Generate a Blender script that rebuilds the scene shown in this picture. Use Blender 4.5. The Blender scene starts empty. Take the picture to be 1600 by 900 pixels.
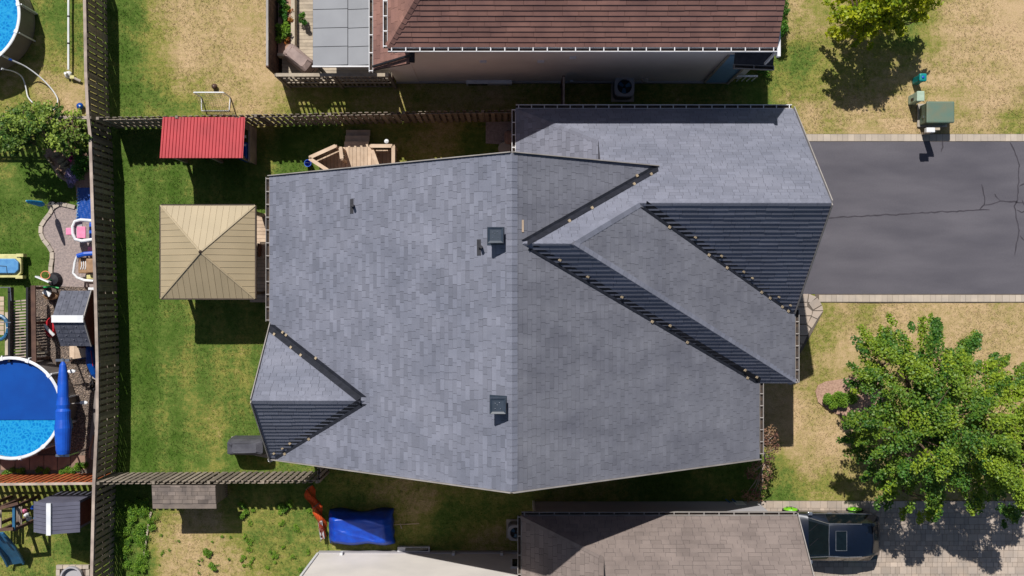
import bpy, bmesh, math, random
import numpy as np
from mathutils import Vector, Matrix
random.seed(7); rng = np.random.default_rng(7)
S = bpy.context.scene; C = S.collection
R = math.radians
# ------------------------------------------------------------------ camera, sky, sun
H = 39.0; F = 1591.0
cam = bpy.data.objects.new('camera', bpy.data.cameras.new('camera')); C.objects.link(cam)
cam.location = (0, 0, H); cam.rotation_euler = (0, 0, 0)
cam.data.sensor_width = 36; cam.data.lens = 36*F/1600; cam.data.shift_y = 0.005
cam.data.clip_end = 3000; S.camera = cam
SUN = Vector((0.225, -0.712, -1.0)).normalized()
w = bpy.data.worlds.new('World'); S.world = w; w.use_nodes = True
wt = w.node_tree; sky = wt.nodes.new('ShaderNodeTexSky'); sky.sky_type = 'NISHITA'; sky.sun_disc = False
sky.sun_elevation = math.asin(-SUN.z); sky.sun_rotation = math.atan2(-SUN.x, -SUN.y) % (2*math.pi)
wt.links.new(sky.outputs[0], wt.nodes['Background'].inputs[0]); wt.nodes['Background'].inputs[1].default_value = 0.062
sl = bpy.data.lights.new('sun', 'SUN'); sl.energy = 5.0; sl.angle = R(0.5); sl.color = (1, 0.965, 0.90)
so = bpy.data.objects.new('sun', sl); C.objects.link(so); so.rotation_euler = SUN.to_track_quat('-Z', 'Y').to_euler(); so.location = (0, 0, 60)
S.view_settings.view_transform = 'Standard'; S.view_settings.look = 'None'; S.view_settings.exposure = 0; S.view_settings.gamma = 1
S.render.engine = 'CYCLES'

def P(px, py, z=0.0):
    return Vector(((px-800)*(H-z)/F, (458-py)*(H-z)/F, z))

# ------------------------------------------------------------------ materials
def s2l(c):
    c = c/255.0
    return c/12.92 if c <= 0.04045 else ((c+0.055)/1.055)**2.4
def rgb(r, g, b): return (s2l(r), s2l(g), s2l(b), 1)
MATS = {}
def mat(name, c1, c2=None, rough=0.8, scale=6.0, contrast=0.5, bump=0.0, bscale=40.0, metal=0.0, objrand=0.0, tone=0.0,
        tonemix=None, spec=0.3, coat=0.0, detail=5.0, fine=0.0, fscale=120.0, transl=0.0, stretch=None, emit=None):
    """world-space noise mixes c1 and c2; optional per-object and per-face variation"""
    m = bpy.data.materials.new(name); m.use_nodes = True; nt = m.node_tree; N = nt.nodes; L = nt.links
    b = N['Principled BSDF']; b.inputs['Roughness'].default_value = rough; b.inputs['Metallic'].default_value = metal
    b.inputs['Specular IOR Level'].default_value = spec; b.inputs['Coat Weight'].default_value = coat
    c2 = c2 or tuple(x*0.7 for x in c1[:3])+(1,)
    geo = N.new('ShaderNodeNewGeometry'); pos = geo.outputs['Position']
    if stretch:
        mp = N.new('ShaderNodeMapping'); mp.inputs['Scale'].default_value = stretch; L.new(pos, mp.inputs[0]); pos = mp.outputs[0]
    n = N.new('ShaderNodeTexNoise'); n.inputs['Scale'].default_value = scale; n.inputs['Detail'].default_value = detail; L.new(pos, n.inputs['Vector'])
    mr = N.new('ShaderNodeMapRange'); mr.inputs[1].default_value = 0.5-contrast/2*0.6; mr.inputs[2].default_value = 0.5+contrast/2*0.6; L.new(n.outputs[0], mr.inputs[0])
    mx = N.new('ShaderNodeMix'); mx.data_type = 'RGBA'; mx.inputs[6].default_value = c1; mx.inputs[7].default_value = c2; L.new(mr.outputs[0], mx.inputs[0])
    out = mx.outputs[2]
    if tonemix:
        at = N.new('ShaderNodeAttribute'); at.attribute_name = 'tone'
        m2 = N.new('ShaderNodeMix'); m2.data_type = 'RGBA'; m2.inputs[7].default_value = tonemix; L.new(at.outputs['Fac'], m2.inputs[0]); L.new(out, m2.inputs[6]); out = m2.outputs[2]
    def scalev(sock_fac, amt, out):
        a = N.new('ShaderNodeMapRange'); a.inputs[3].default_value = 1-amt; a.inputs[4].default_value = 1+amt; L.new(sock_fac, a.inputs[0])
        h = N.new('ShaderNodeHueSaturation'); L.new(a.outputs[0], h.inputs['Value']); L.new(out, h.inputs['Color']); return h.outputs[0]
    if fine:
        n2 = N.new('ShaderNodeTexNoise'); n2.inputs['Scale'].default_value = fscale; n2.inputs['Detail'].default_value = 3; L.new(pos, n2.inputs['Vector'])
        out = scalev(n2.outputs[0], fine, out)
    if objrand:
        oi = N.new('ShaderNodeObjectInfo'); out = scalev(oi.outputs['Random'], objrand, out)
    if tone:
        at = N.new('ShaderNodeAttribute'); at.attribute_name = 'tone'; out = scalev(at.outputs['Fac'], tone, out)
    L.new(out, b.inputs['Base Color'])
    if bump:
        nb = N.new('ShaderNodeTexNoise'); nb.inputs['Scale'].default_value = bscale; nb.inputs['Detail'].default_value = 4; L.new(pos, nb.inputs['Vector'])
        bp = N.new('ShaderNodeBump'); bp.inputs['Strength'].default_value = bump; bp.inputs['Distance'].default_value = 0.02
        L.new(nb.outputs[0], bp.inputs['Height']); L.new(bp.outputs[0], b.inputs['Normal'])
    if transl:
        tr = N.new('ShaderNodeBsdfTranslucent'); L.new(out, tr.inputs[0]); ms = N.new('ShaderNodeMixShader'); ms.inputs[0].default_value = transl
        L.new(b.outputs[0], ms.inputs[1]); L.new(tr.outputs[0], ms.inputs[2]); L.new(ms.outputs[0], N['Material Output'].inputs[0])
    MATS[name] = m; return m

M_sh = mat('grey_shingle', rgb(125, 127, 141), rgb(108, 111, 125), rough=0.9, scale=0.9, contrast=0.7, tone=0.14, fine=0.24, fscale=60, detail=8, stretch=(0.6, 1, 1), bump=0.25, bscale=160)
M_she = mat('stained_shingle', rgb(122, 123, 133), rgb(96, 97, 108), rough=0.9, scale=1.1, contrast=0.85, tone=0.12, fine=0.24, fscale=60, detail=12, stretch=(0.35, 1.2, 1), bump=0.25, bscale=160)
M_shb = mat('brown_shingle', rgb(146, 108, 98), rgb(124, 92, 86), rough=0.9, scale=1.3, tone=0.16, fine=0.15, fscale=60, bump=0.25, bscale=160)
M_sht = mat('taupe_shingle', rgb(130, 118, 113), rgb(116, 105, 101), rough=0.9, scale=1.3, tone=0.12, fine=0.15, fscale=60, bump=0.25, bscale=160)
M_shs = mat('shed_shingle', rgb(128, 116, 108), rgb(104, 95, 90), rough=0.9, scale=3, tone=0.3, fine=0.15, fscale=60)
M_deckroof = mat('roof_deck', rgb(62, 62, 68), rough=0.95)
M_valley = mat('valley_metal', rgb(44, 46, 56), rgb(34, 36, 44), rough=0.55, metal=0.2)
M_tan = mat('tan_bracket', rgb(176, 158, 132), rough=0.8)
M_white = mat('white_metal', rgb(222, 222, 225), rgb(205, 205, 208), rough=0.5, scale=2)
M_whitep = mat('white_plastic', rgb(228, 228, 230), rgb(210, 212, 216), rough=0.45, scale=3)
M_gutter = mat('gutter_pale', rgb(160, 154, 150), rgb(142, 136, 132), rough=0.5, scale=2)
M_gutin = mat('gutter_inside', rgb(52, 48, 48), rgb(80, 66, 56), rough=0.9, scale=9)
M_wall = mat('cream_wall', rgb(236, 230, 224), rgb(226, 220, 215), rough=0.9, scale=0.8, fine=0.05)
M_wallw = mat('white_siding', rgb(214, 208, 203), rgb(202, 197, 193), rough=0.7, scale=0.7)
M_wallg = mat('grey_siding', rgb(168, 165, 168), rgb(158, 155, 160), rough=0.8, scale=0.8)
M_brick = mat('house_brick', rgb(140, 110, 95), rgb(120, 92, 80), rough=0.9, scale=3)
M_wood = mat('weathered_wood', rgb(156, 144, 130), rgb(112, 103, 94), rough=0.9, scale=3, contrast=1, objrand=0.28, fine=0.15, fscale=30, stretch=(1, 1, 3))
M_wood2 = mat('cap_wood', rgb(178, 162, 150), rgb(140, 126, 118), rough=0.9, scale=2, objrand=0.15, fine=0.1)
M_wooddk = mat('brown_wood', rgb(104, 78, 66), rgb(80, 60, 54), rough=0.85, scale=3, objrand=0.2)
M_woodlt = mat('pale_deck_wood', rgb(206, 184, 162), rgb(176, 152, 130), rough=0.85, scale=4, contrast=1, objrand=0.14, fine=0.1, fscale=40)
M_woodgy = mat('grey_deck_wood', rgb(190, 176, 156), rgb(150, 138, 124), rough=0.85, scale=4, contrast=1, objrand=0.14, fine=0.1, fscale=40)
M_woodor = mat('orange_stained_wood', rgb(178, 96, 56), rgb(146, 76, 46), rough=0.7, scale=4, objrand=0.18, fine=0.12)
M_asph = mat('asphalt', rgb(102, 99, 106), rgb(80, 78, 86), rough=0.92, scale=0.9, contrast=0.8, fine=0.26, fscale=55, detail=10, bump=0.5, bscale=110, stretch=(0.35, 1.3, 1))
M_tar = mat('crack_tar', rgb(66, 62, 70), rough=0.7)
M_paver = mat('paver', rgb(184, 166, 150), rgb(158, 148, 140), rough=0.9, scale=1.8, contrast=0.9, objrand=0.11, tone=0.12, fine=0.12, fscale=60)
M_paverb = mat('border_paver', rgb(186, 172, 156), rgb(164, 154, 144), rough=0.9, scale=2.5, contrast=0.9, objrand=0.1, tone=0.1, fine=0.1)
M_joint = mat('paver_joint_sand', rgb(108, 98, 88), rgb(92, 84, 78), rough=1, scale=5)
M_conc = mat('concrete', rgb(176, 166, 154), rgb(152, 144, 134), rough=0.9, scale=2, fine=0.08)
M_slab = mat('brown_slab', rgb(146, 118, 104), rgb(126, 102, 92), rough=0.9, scale=3, objrand=0.12, fine=0.1)
M_patio = mat('patio_paver', rgb(168, 152, 146), rgb(124, 114, 114), rough=0.9, scale=14, contrast=0.9, fine=0.2, fscale=30, bump=0.5, bscale=14)
M_gravel = mat('gravel_stone', rgb(170, 150, 132), rgb(96, 88, 88), rough=0.9, scale=18, contrast=1, tone=0.4)
M_gravelb = mat('gravel_bed', rgb(120, 106, 96), rgb(70, 64, 64), rough=1, scale=25, contrast=1)
M_rock = mat('garden_rock', rgb(160, 145, 112), rgb(120, 106, 88), rough=0.9, scale=5, objrand=0.15, bump=0.5, bscale=20)
M_tanmetal = mat('tan_metal_roof', rgb(168, 152, 124), rgb(160, 145, 118), rough=0.55, scale=1, objrand=0.03, spec=0.4)
M_brownmetal = mat('dark_brown_metal', rgb(70, 58, 50), rough=0.6)
M_red = mat('red_metal_roof', rgb(170, 44, 54), rgb(156, 38, 48), rough=0.55, scale=1.5, spec=0.25)
M_panel = mat('grey_panel', rgb(140, 142, 148), rgb(132, 134, 140), rough=0.5, scale=1, objrand=0.05)
M_black = mat('black_metal', rgb(36, 36, 42), rgb(28, 28, 34), rough=0.5)
M_blackp = mat('dark_plastic', rgb(50, 50, 56), rough=0.5)
M_vent = mat('vent_metal', rgb(52, 62, 76), rgb(46, 56, 68), rough=0.4, spec=0.5)
M_cover = mat('charcoal_cover', rgb(84, 84, 92), rgb(70, 70, 78), rough=0.6, scale=3, bump=0.4, bscale=9)
M_covert = mat('taupe_cover', rgb(158, 138, 132), rgb(138, 120, 116), rough=0.65, scale=3, bump=0.4, bscale=9)
M_tarp = mat('blue_tarp', rgb(10, 74, 188), rgb(8, 56, 164), rough=0.38, scale=3, spec=0.5, bump=0.3, bscale=22)
M_blue = mat('blue_plastic', rgb(24, 88, 196), rgb(20, 74, 176), rough=0.4, scale=3, spec=0.5)
M_bluel = mat('light_blue_plastic', rgb(92, 148, 196), rgb(80, 134, 186), rough=0.4)
M_bluesl = mat('steel_blue_plastic', rgb(52, 104, 140), rgb(44, 92, 128), rough=0.35, spec=0.5)
M_cyan = mat('cyan_fabric', rgb(40, 150, 196), rgb(30, 130, 180), rough=0.7)
M_pink = mat('pink_plastic', rgb(236, 142, 176), rgb(226, 128, 164), rough=0.4)
M_red2 = mat('red_plastic', rgb(190, 36, 50), rough=0.4)
M_yel = mat('pale_yellow_plastic', rgb(206, 200, 140), rgb(184, 176, 122), rough=0.5)
M_brownp = mat('brown_plastic', rgb(160, 128, 98), rgb(140, 110, 84), rough=0.5)
M_greenp = mat('green_plastic', rgb(40, 180, 90), rough=0.4)
M_orange = mat('orange_netting', rgb(220, 92, 44), rgb(190, 74, 36), rough=0.6)
M_solar = mat('solar_blanket', rgb(4, 72, 156), rgb(4, 62, 142), rough=0.35, scale=1.2, spec=0.5, bump=0.15, bscale=40)
M_poolwall = mat('pool_wall', rgb(128, 120, 116), rgb(112, 106, 104), rough=0.5, scale=1)
M_green_tr = mat('green_utility_metal', rgb(88, 118, 108), rgb(110, 116, 98), rough=0.5, scale=2.2, contrast=0.6)
M_green_lt = mat('pale_green_metal', rgb(172, 190, 172), rgb(156, 176, 158), rough=0.5)
M_teal = mat('teal_plastic', rgb(20, 138, 138), rough=0.4)
M_car = mat('navy_car_paint', rgb(12, 22, 40), rgb(10, 20, 36), rough=0.3, metal=0.2, coat=0.7, spec=0.5)
M_glass = mat('dark_glass', rgb(14, 24, 28), rough=0.05, spec=0.8)
M_chrome = mat('chrome_trim', rgb(190, 195, 205), rough=0.2, metal=0.8)
M_lime = mat('lime_wheel', rgb(130, 210, 40), rough=0.35, spec=0.5)
M_tyre = mat('tyre_rubber', rgb(28, 28, 30), rough=0.9)
M_maroon = mat('maroon_wall', rgb(100, 50, 42), rgb(84, 42, 36), rough=0.8)
M_shedgrey = mat('grey_resin', rgb(100, 100, 116), rgb(90, 90, 106), rough=0.7, scale=2)
M_tile = mat('resin_tile', rgb(96, 98, 110), rgb(80, 82, 94), rough=0.75, scale=5, objrand=0.08)
M_mulch = mat('mulch', rgb(196, 162, 142), rgb(134, 104, 90), rough=1, scale=16, contrast=1, bump=0.8, bscale=30)
M_bark = mat('bark', rgb(112, 92, 76), rgb(84, 68, 58), rough=0.95, scale=8, bump=0.5)
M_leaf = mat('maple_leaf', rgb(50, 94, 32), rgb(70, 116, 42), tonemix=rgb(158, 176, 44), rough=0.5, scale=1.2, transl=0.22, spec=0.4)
M_leafy = mat('lime_leaf', rgb(74, 112, 20), rgb(98, 134, 22), tonemix=rgb(200, 204, 40), rough=0.5, scale=1.2, transl=0.4, spec=0.4)
M_leafp = mat('pale_green_leaf', rgb(46, 84, 34), rgb(66, 104, 44), tonemix=rgb(166, 186, 80), rough=0.5, scale=1.2, transl=0.35)
M_leafr = mat('purple_leaf', rgb(96, 60, 58), rgb(120, 84, 72), tonemix=rgb(160, 130, 100), rough=0.6, scale=3, transl=0.25)
M_shrub = mat('shrub_leaf', rgb(44, 94, 28), rgb(60, 112, 34), tonemix=rgb(126, 160, 50), rough=0.55, scale=3, transl=0.3)
M_lav = mat('lavender_flower', rgb(120, 104, 150), rgb(86, 100, 74), tonemix=rgb(170, 150, 196), rough=0.7, scale=9)
M_magenta = mat('magenta_flower', rgb(190, 50, 130), rgb(90, 40, 60), rough=0.7, scale=9)
M_flower = mat('orange_flower', rgb(176, 92, 40), rgb(120, 100, 40), rough=0.7, scale=9)

def grass_material():
    m = bpy.data.materials.new('lawn_grass'); m.use_nodes = True; nt = m.node_tree; N = nt.nodes; L = nt.links
    b = N['Principled BSDF']; b.inputs['Roughness'].default_value = 0.9; b.inputs['Specular IOR Level'].default_value = 0.15
    geo = N.new('ShaderNodeNewGeometry')
    def noise(sc, det=6, st=None):
        n = N.new('ShaderNodeTexNoise'); n.inputs['Scale'].default_value = sc; n.inputs['Detail'].default_value = det; n.inputs['Roughness'].default_value = 0.65
        if st:
            mp = N.new('ShaderNodeMapping'); mp.inputs['Scale'].default_value = st; L.new(geo.outputs['Position'], mp.inputs[0]); L.new(mp.outputs[0], n.inputs[0])
        else: L.new(geo.outputs['Position'], n.inputs[0])
        return n.outputs[0]
    def math_(op, a, b_):
        x = N.new('ShaderNodeMath'); x.operation = op
        for i, v in enumerate((a, b_)):
            if isinstance(v, (int, float)): x.inputs[i].default_value = v
            else: L.new(v, x.inputs[i])
        return x.outputs[0]
    at = N.new('ShaderNodeAttribute'); at.attribute_name = 'dry'; dry = at.outputs['Fac']
    n1 = noise(0.9); n2 = noise(4.5); n3 = noise(16, 4); n4 = noise(3.0, 3, (0.25, 2.2, 1))
    sm = math_('ADD', math_('ADD', math_('MULTIPLY', n1, 0.8), math_('MULTIPLY', n2, 0.75)), math_('ADD', math_('MULTIPLY', n3, 0.5), math_('MULTIPLY', n4, 0.25)))
    f = math_('ADD', dry, math_('SUBTRACT', sm, 1.15)); f = math_('MINIMUM', math_('MAXIMUM', f, 0.0), 1.0)
    cr = N.new('ShaderNodeValToRGB'); L.new(f, cr.inputs[0]); e = cr.color_ramp.elements
    e[0].position = 0; e[0].color = rgb(66, 92, 30); e[1].position = 1; e[1].color = rgb(186, 160, 124)
    for p_, c_ in ((0.25, rgb(88, 108, 46)), (0.5, rgb(130, 128, 64)), (0.75, rgb(165, 145, 102))):
        q = e.new(p_); q.color = c_
    h = N.new('ShaderNodeHueSaturation'); a = N.new('ShaderNodeMapRange'); a.inputs[1].default_value = 0.3; a.inputs[2].default_value = 0.7; a.inputs[3].default_value = 0.72; a.inputs[4].default_value = 1.25; L.new(noise(38, 3), a.inputs[0])
    L.new(a.outputs[0], h.inputs['Value']); L.new(cr.outputs[0], h.inputs['Color'])
    L.new(h.outputs[0], b.inputs['Base Color'])
    return m
M_lawn = grass_material()

def water_material():
    m = bpy.data.materials.new('pool_water'); m.use_nodes = True; nt = m.node_tree; N = nt.nodes; L = nt.links
    b = N['Principled BSDF']; b.inputs['Roughness'].default_value = 0.08; b.inputs['Specular IOR Level'].default_value = 0.5
    geo = N.new('ShaderNodeNewGeometry'); n = N.new('ShaderNodeTexNoise'); n.inputs['Scale'].default_value = 3.5; n.inputs['Detail'].default_value = 2; L.new(geo.outputs['Position'], n.inputs[0])
    ad = N.new('ShaderNodeVectorMath'); ad.operation = 'MULTIPLY_ADD'; ad.inputs[1].default_value = (.35, .35, 0); L.new(n.outputs['Color'], ad.inputs[0]); L.new(geo.outputs['Position'], ad.inputs[2])
    v = N.new('ShaderNodeTexVoronoi'); v.feature = 'DISTANCE_TO_EDGE'; v.inputs['Scale'].default_value = 7.5; L.new(ad.outputs[0], v.inputs['Vector'])
    cr = N.new('ShaderNodeValToRGB'); e = cr.color_ramp.elements; e[0].position = 0; e[0].color = rgb(44, 154, 206); e[1].position = 0.35; e[1].color = rgb(12, 112, 184); q = e.new(0.12); q.color = rgb(26, 138, 200)
    L.new(v.outputs[0], cr.inputs[0]); L.new(cr.outputs[0], b.inputs['Base Color'])
    n2 = N.new('ShaderNodeTexNoise'); n2.inputs['Scale'].default_value = 7; L.new(geo.outputs['Position'], n2.inputs[0])
    bp = N.new('ShaderNodeBump'); bp.inputs['Strength'].default_value = 0.3; bp.inputs['Distance'].default_value = 0.05; L.new(n2.outputs[0], bp.inputs['Height']); L.new(bp.outputs[0], b.inputs['Normal'])
    return m
M_water = water_material()

# ------------------------------------------------------------------ builders
WL = {}
def wl(o): return WL.get(o.name, Vector((0, 0, 0))) if o else Vector((0, 0, 0))
def tag(o, label=None, cat=None, group=None, kind=None):
    if label: o['label'] = label
    if cat: o['category'] = cat
    if group: o['group'] = group
    if kind: o['kind'] = kind
    return o
def thing(name, label, cat, loc=(0, 0, 0), group=None):
    o = bpy.data.objects.new(name, None); C.objects.link(o); o.location = loc; o.empty_display_size = 0.3
    WL[o.name] = Vector(loc); return tag(o, label, cat, group)
class MB:
    def __init__(s): s.v = []; s.f = []; s.t = []
    def poly(s, pts, tone=0.5):
        i = len(s.v); s.v += [tuple(p) for p in pts]; s.f.append(tuple(range(i, i+len(pts)))); s.t.append(tone); return s
    def raw(s, vs, fs, tone=0.5):
        i = len(s.v); s.v += [tuple(p) for p in vs]
        for f in fs: s.f.append(tuple(i+k for k in f)); s.t.append(tone)
        return s
    def box(s, x0, x1, y0, y1, z0, z1, tone=0.5):
        return s.raw([(x0,y0,z0),(x1,y0,z0),(x1,y1,z0),(x0,y1,z0),(x0,y0,z1),(x1,y0,z1),(x1,y1,z1),(x0,y1,z1)],
                     [(0,3,2,1),(4,5,6,7),(0,1,5,4),(1,2,6,5),(2,3,7,6),(3,0,4,7)], tone)
    def beam(s, a, b, w_, h_, up=(0, 0, 1), tone=0.5):
        a = Vector(a); b = Vector(b); d = (b-a).normalized(); up = Vector(up)
        if abs(d.dot(up)) > 0.98: up = Vector((1, 0, 0))
        r = d.cross(up).normalized()*w_/2; u = r.cross(d).normalized()*h_/2
        vs = [a-r-u, a+r-u, a+r+u, a-r+u, b-r-u, b+r-u, b+r+u, b-r+u]
        return s.raw(vs, [(0,1,2,3),(7,6,5,4),(0,4,5,1),(1,5,6,2),(2,6,7,3),(3,7,4,0)], tone)
    def tube(s, pts, r, n=8, tone=0.5):
        pts = [Vector(p) for p in pts]; rings = []
        for i, p in enumerate(pts):
            d = (pts[min(i+1, len(pts)-1)]-pts[max(i-1, 0)]).normalized()
            a = d.cross(Vector((0, 0, 1)) if abs(d.z) < 0.95 else Vector((1, 0, 0))).normalized(); b = d.cross(a)
            rr = r[i] if isinstance(r, (list, tuple)) else r
            rings.append([p+(a*math.cos(t)+b*math.sin(t))*rr for t in [2*math.pi*k/n for k in range(n)]])
        vs = [v for q in rings for v in q]; fs = []
        for i in range(len(pts)-1):
            for k in range(n): fs.append((i*n+k, i*n+(k+1) % n, (i+1)*n+(k+1) % n, (i+1)*n+k))
        fs.append(tuple(range(n))[::-1]); fs.append(tuple((len(pts)-1)*n+k for k in range(n)))
        return s.raw(vs, fs, tone)
    def prism(s, pts2, z0, z1, tone=0.5):
        n = len(pts2)
        g0 = [z0(p[0], p[1]) if callable(z0) else z0 for p in pts2]; g1 = [z1(p[0], p[1]) if callable(z1) else z1 for p in pts2]
        vs = [(p[0], p[1], z) for p, z in zip(pts2, g0)]+[(p[0], p[1], z) for p, z in zip(pts2, g1)]
        a = sum(pts2[i][0]*pts2[(i+1) % n][1]-pts2[(i+1) % n][0]*pts2[i][1] for i in range(n))
        fs = [tuple(range(n))[::-1], tuple(range(n, 2*n))]+[(i, (i+1) % n, n+(i+1) % n, n+i) for i in range(n)]
        if a < 0: fs = [f[::-1] for f in fs]
        return s.raw(vs, fs, tone)
    def lathe(s, c, prof, n=24, tone=0.5, sx=1, sy=1, closed=True):
        vs = []; fs = []
        for r, z in prof:
            for k in range(n): t = 2*math.pi*k/n; vs.append((c[0]+r*sx*math.cos(t), c[1]+r*sy*math.sin(t), c[2]+z))
        for i in range(len(prof)-1):
            for k in range(n): fs.append((i*n+k, i*n+(k+1) % n, (i+1)*n+(k+1) % n, (i+1)*n+k))
        if closed and prof[0][0] > 1e-4: fs.append(tuple(range(n))[::-1])
        if closed and prof[-1][0] > 1e-4: fs.append(tuple((len(prof)-1)*n+k for k in range(n)))
        return s.raw(vs, fs, tone)
    def mesh(s, name, m, off=Vector((0, 0, 0)), smooth=False):
        me = bpy.data.meshes.new(name); me.from_pydata([(x-off.x, y-off.y, z-off.z) for x, y, z in s.v], [], s.f)
        at = me.attributes.new('tone', 'FLOAT', 'FACE'); at.data.foreach_set('value', np.array(s.t, dtype=np.float32))
        me.materials.append(m)
        if smooth: me.polygons.foreach_set('use_smooth', [True]*len(me.polygons))
        me.update(); return me
    def build(s, name, m, parent=None, smooth=False, bevel=0, subsurf=0):
        off = wl(parent); me = s.mesh(name, m, off, smooth)
        o = bpy.data.objects.new(name, me); C.objects.link(o); WL[o.name] = off.copy()
        if parent: o.parent = parent
        if bevel: b = o.modifiers.new('bevel', 'BEVEL'); b.width = bevel; b.segments = 2; b.limit_method = 'ANGLE'
        if subsurf: b = o.modifiers.new('sub', 'SUBSURF'); b.levels = b.render_levels = subsurf
        return o
def piece(name, me, M4, parent):
    o = bpy.data.objects.new(name, me); C.objects.link(o); o.parent = parent
    o.matrix_local = Matrix.Translation(-wl(parent)) @ M4; return o
def setting(o): o['kind'] = 'structure'; return o

# convex clip
def clip(poly, cp):
    out = poly
    for i in range(len(cp)):
        a = cp[i]; b = cp[(i+1) % len(cp)]; inp = out; out = []
        if not inp: break
        def side(p): return (b[0]-a[0])*(p[1]-a[1])-(b[1]-a[1])*(p[0]-a[0])
        for k in range(len(inp)):
            p = inp[k]; q = inp[(k+1) % len(inp)]; sp = side(p); sq = side(q)
            if sp >= 0: out.append(p)
            if sp*sq < 0: t = sp/(sp-sq); out.append((p[0]+(q[0]-p[0])*t, p[1]+(q[1]-p[1])*t))
    return out
def area(p): return 0.5*sum(p[i][0]*p[(i+1) % len(p)][1]-p[(i+1) % len(p)][0]*p[i][1] for i in range(len(p)))
def ccw(p): return list(p) if area(p) > 0 else list(p)[::-1]

class Plane:
    def __init__(s, x, y, z, gx, gy): s.a = (x, y, z); s.g = (gx, gy); s.s = math.hypot(gx, gy)
    def __call__(s, x, y): return s.a[2]+s.g[0]*(x-s.a[0])+s.g[1]*(y-s.a[1])

LENS = (0.22, 0.29, 0.36, 0.44)
def shingles(parent, polys, pl, m, mstuff, indiv, seed, exposure=0.165, thick=0.014, tones=(0.1, 0.35, 0.5, 0.65, 0.9), jit=0.004, zoff=0.0):
    """lay overlapping tabs on a roof plane; returns individual candidates"""
    r = random.Random(seed); g = Vector((pl.g[0], pl.g[1], 0)).normalized(); u = Vector((g.y, -g.x, 0))
    cs = math.sqrt(1+pl.s**2); nrm = Vector((-pl.g[0], -pl.g[1], 1)).normalized(); up3 = Vector((g.x, g.y, pl.s)).normalized()
    pol = [ccw([(p[0]*u.x+p[1]*u.y, p[0]*g.x+p[1]*g.y) for p in q]) for q in polys]
    # (u,g) frame is left-handed or right-handed: fine for clipping since ccw() is taken inside it
    us = [p[0] for q in pol for p in q]; ws = [p[1] for q in pol for p in q]; u0, u1, w0, w1 = min(us), max(us), min(ws), max(ws)
    e = exposure/cs; row = 0; cands = []; gp = .004; gw = .007/cs if thick < .02 else .002; LN = LENS if thick < .02 else (.5, .66, .9)
    def to3(uu, ww, h):
        x = u.x*uu+g.x*ww; y = u.y*uu+g.y*ww; return Vector((x, y, pl(x, y)+zoff))+nrm*h
    ww = w0
    while ww < w1:
        uu = u0-r.random()*0.4
        while uu < u1:
            L = r.choice(LN); th = r.choice((thick, thick*(1.35 if thick < .02 else 1.06))); tn = r.choice(tones); j = r.choice((-jit, 0, jit))
            rect = [(uu+gp, ww+j+gw), (uu+L-gp, ww+j+gw), (uu+L-gp, ww+e), (uu+gp, ww+e)]
            for q in pol:
                c = clip(rect, q)
                if len(c) < 3 or abs(area(c)) < 1e-5: continue
                if abs(abs(area(c))-(L-2*gp)*(e-gw)) < 1e-6 and j == 0:
                    cands.append((uu, ww, L, th, tn)); continue
                top = [to3(a, b, 0.004+th*(1-(b-ww)/e)) for a, b in c]; bot = [to3(a, b, -0.004) for a, b in c]
                n = len(c); mstuff.raw(top+bot, [tuple(range(n))]+[(k, n+k, n+(k+1) % n, (k+1) % n) for k in range(n)], tn)
            uu += L
        ww += e; row += 1
    # pick the full tabs nearest the camera as objects of their own
    camp = Vector((0, 0, H)); cands.sort(key=lambda c: (to3(c[0], c[1], 0)-camp).length)
    cache = {}
    for i, (a, b, L, th, tn) in enumerate(cands):
        if i < indiv:
            k = (L, th, tn)
            if k not in cache:
                mb = MB(); ex = exposure
                # local frame: x along u, y up the slope, z normal
                x0_, x1_, y0_ = gp, L-gp, gw*cs
                mb.raw([(x0_, y0_, 0.004+th), (x1_, y0_, 0.004+th), (x1_, ex, 0.004), (x0_, ex, 0.004), (x0_, y0_, -0.004), (x1_, y0_, -0.004), (x1_, ex, -0.004), (x0_, ex, -0.004)],
                       [(0, 1, 2, 3), (0, 4, 5, 1), (1, 5, 6, 2), (2, 6, 7, 3), (3, 7, 4, 0)], tn)
                cache[k] = mb.mesh('shingle', m)
            o3 = to3(a, b, 0); X = u; Z = nrm; Y = up3
            M4 = Matrix(((X.x, Y.x, Z.x, o3.x), (X.y, Y.y, Z.y, o3.y), (X.z, Y.z, Z.z, o3.z), (0, 0, 0, 1)))
            piece('shingle', cache[k], M4, parent)
        else:
            c = [(a+gp, b+gw), (a+L-gp, b+gw), (a+L-gp, b+e), (a+gp, b+e)]
            top = [to3(p, q, 0.004+th*(1-(q-b)/e)) for p, q in c]; bot = [to3(p, q, -0.004) for p, q in c]
            mstuff.raw(top+bot, [(0, 1, 2, 3)]+[(k, 4+k, 4+(k+1) % 4, (k+1) % 4) for k in range(4)], tn)
def deck(mb, poly, pl, th=0.16, dz=-0.012):
    mb.prism(poly, lambda x, y: pl(x, y)-th, lambda x, y: pl(x, y)+dz)
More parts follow.
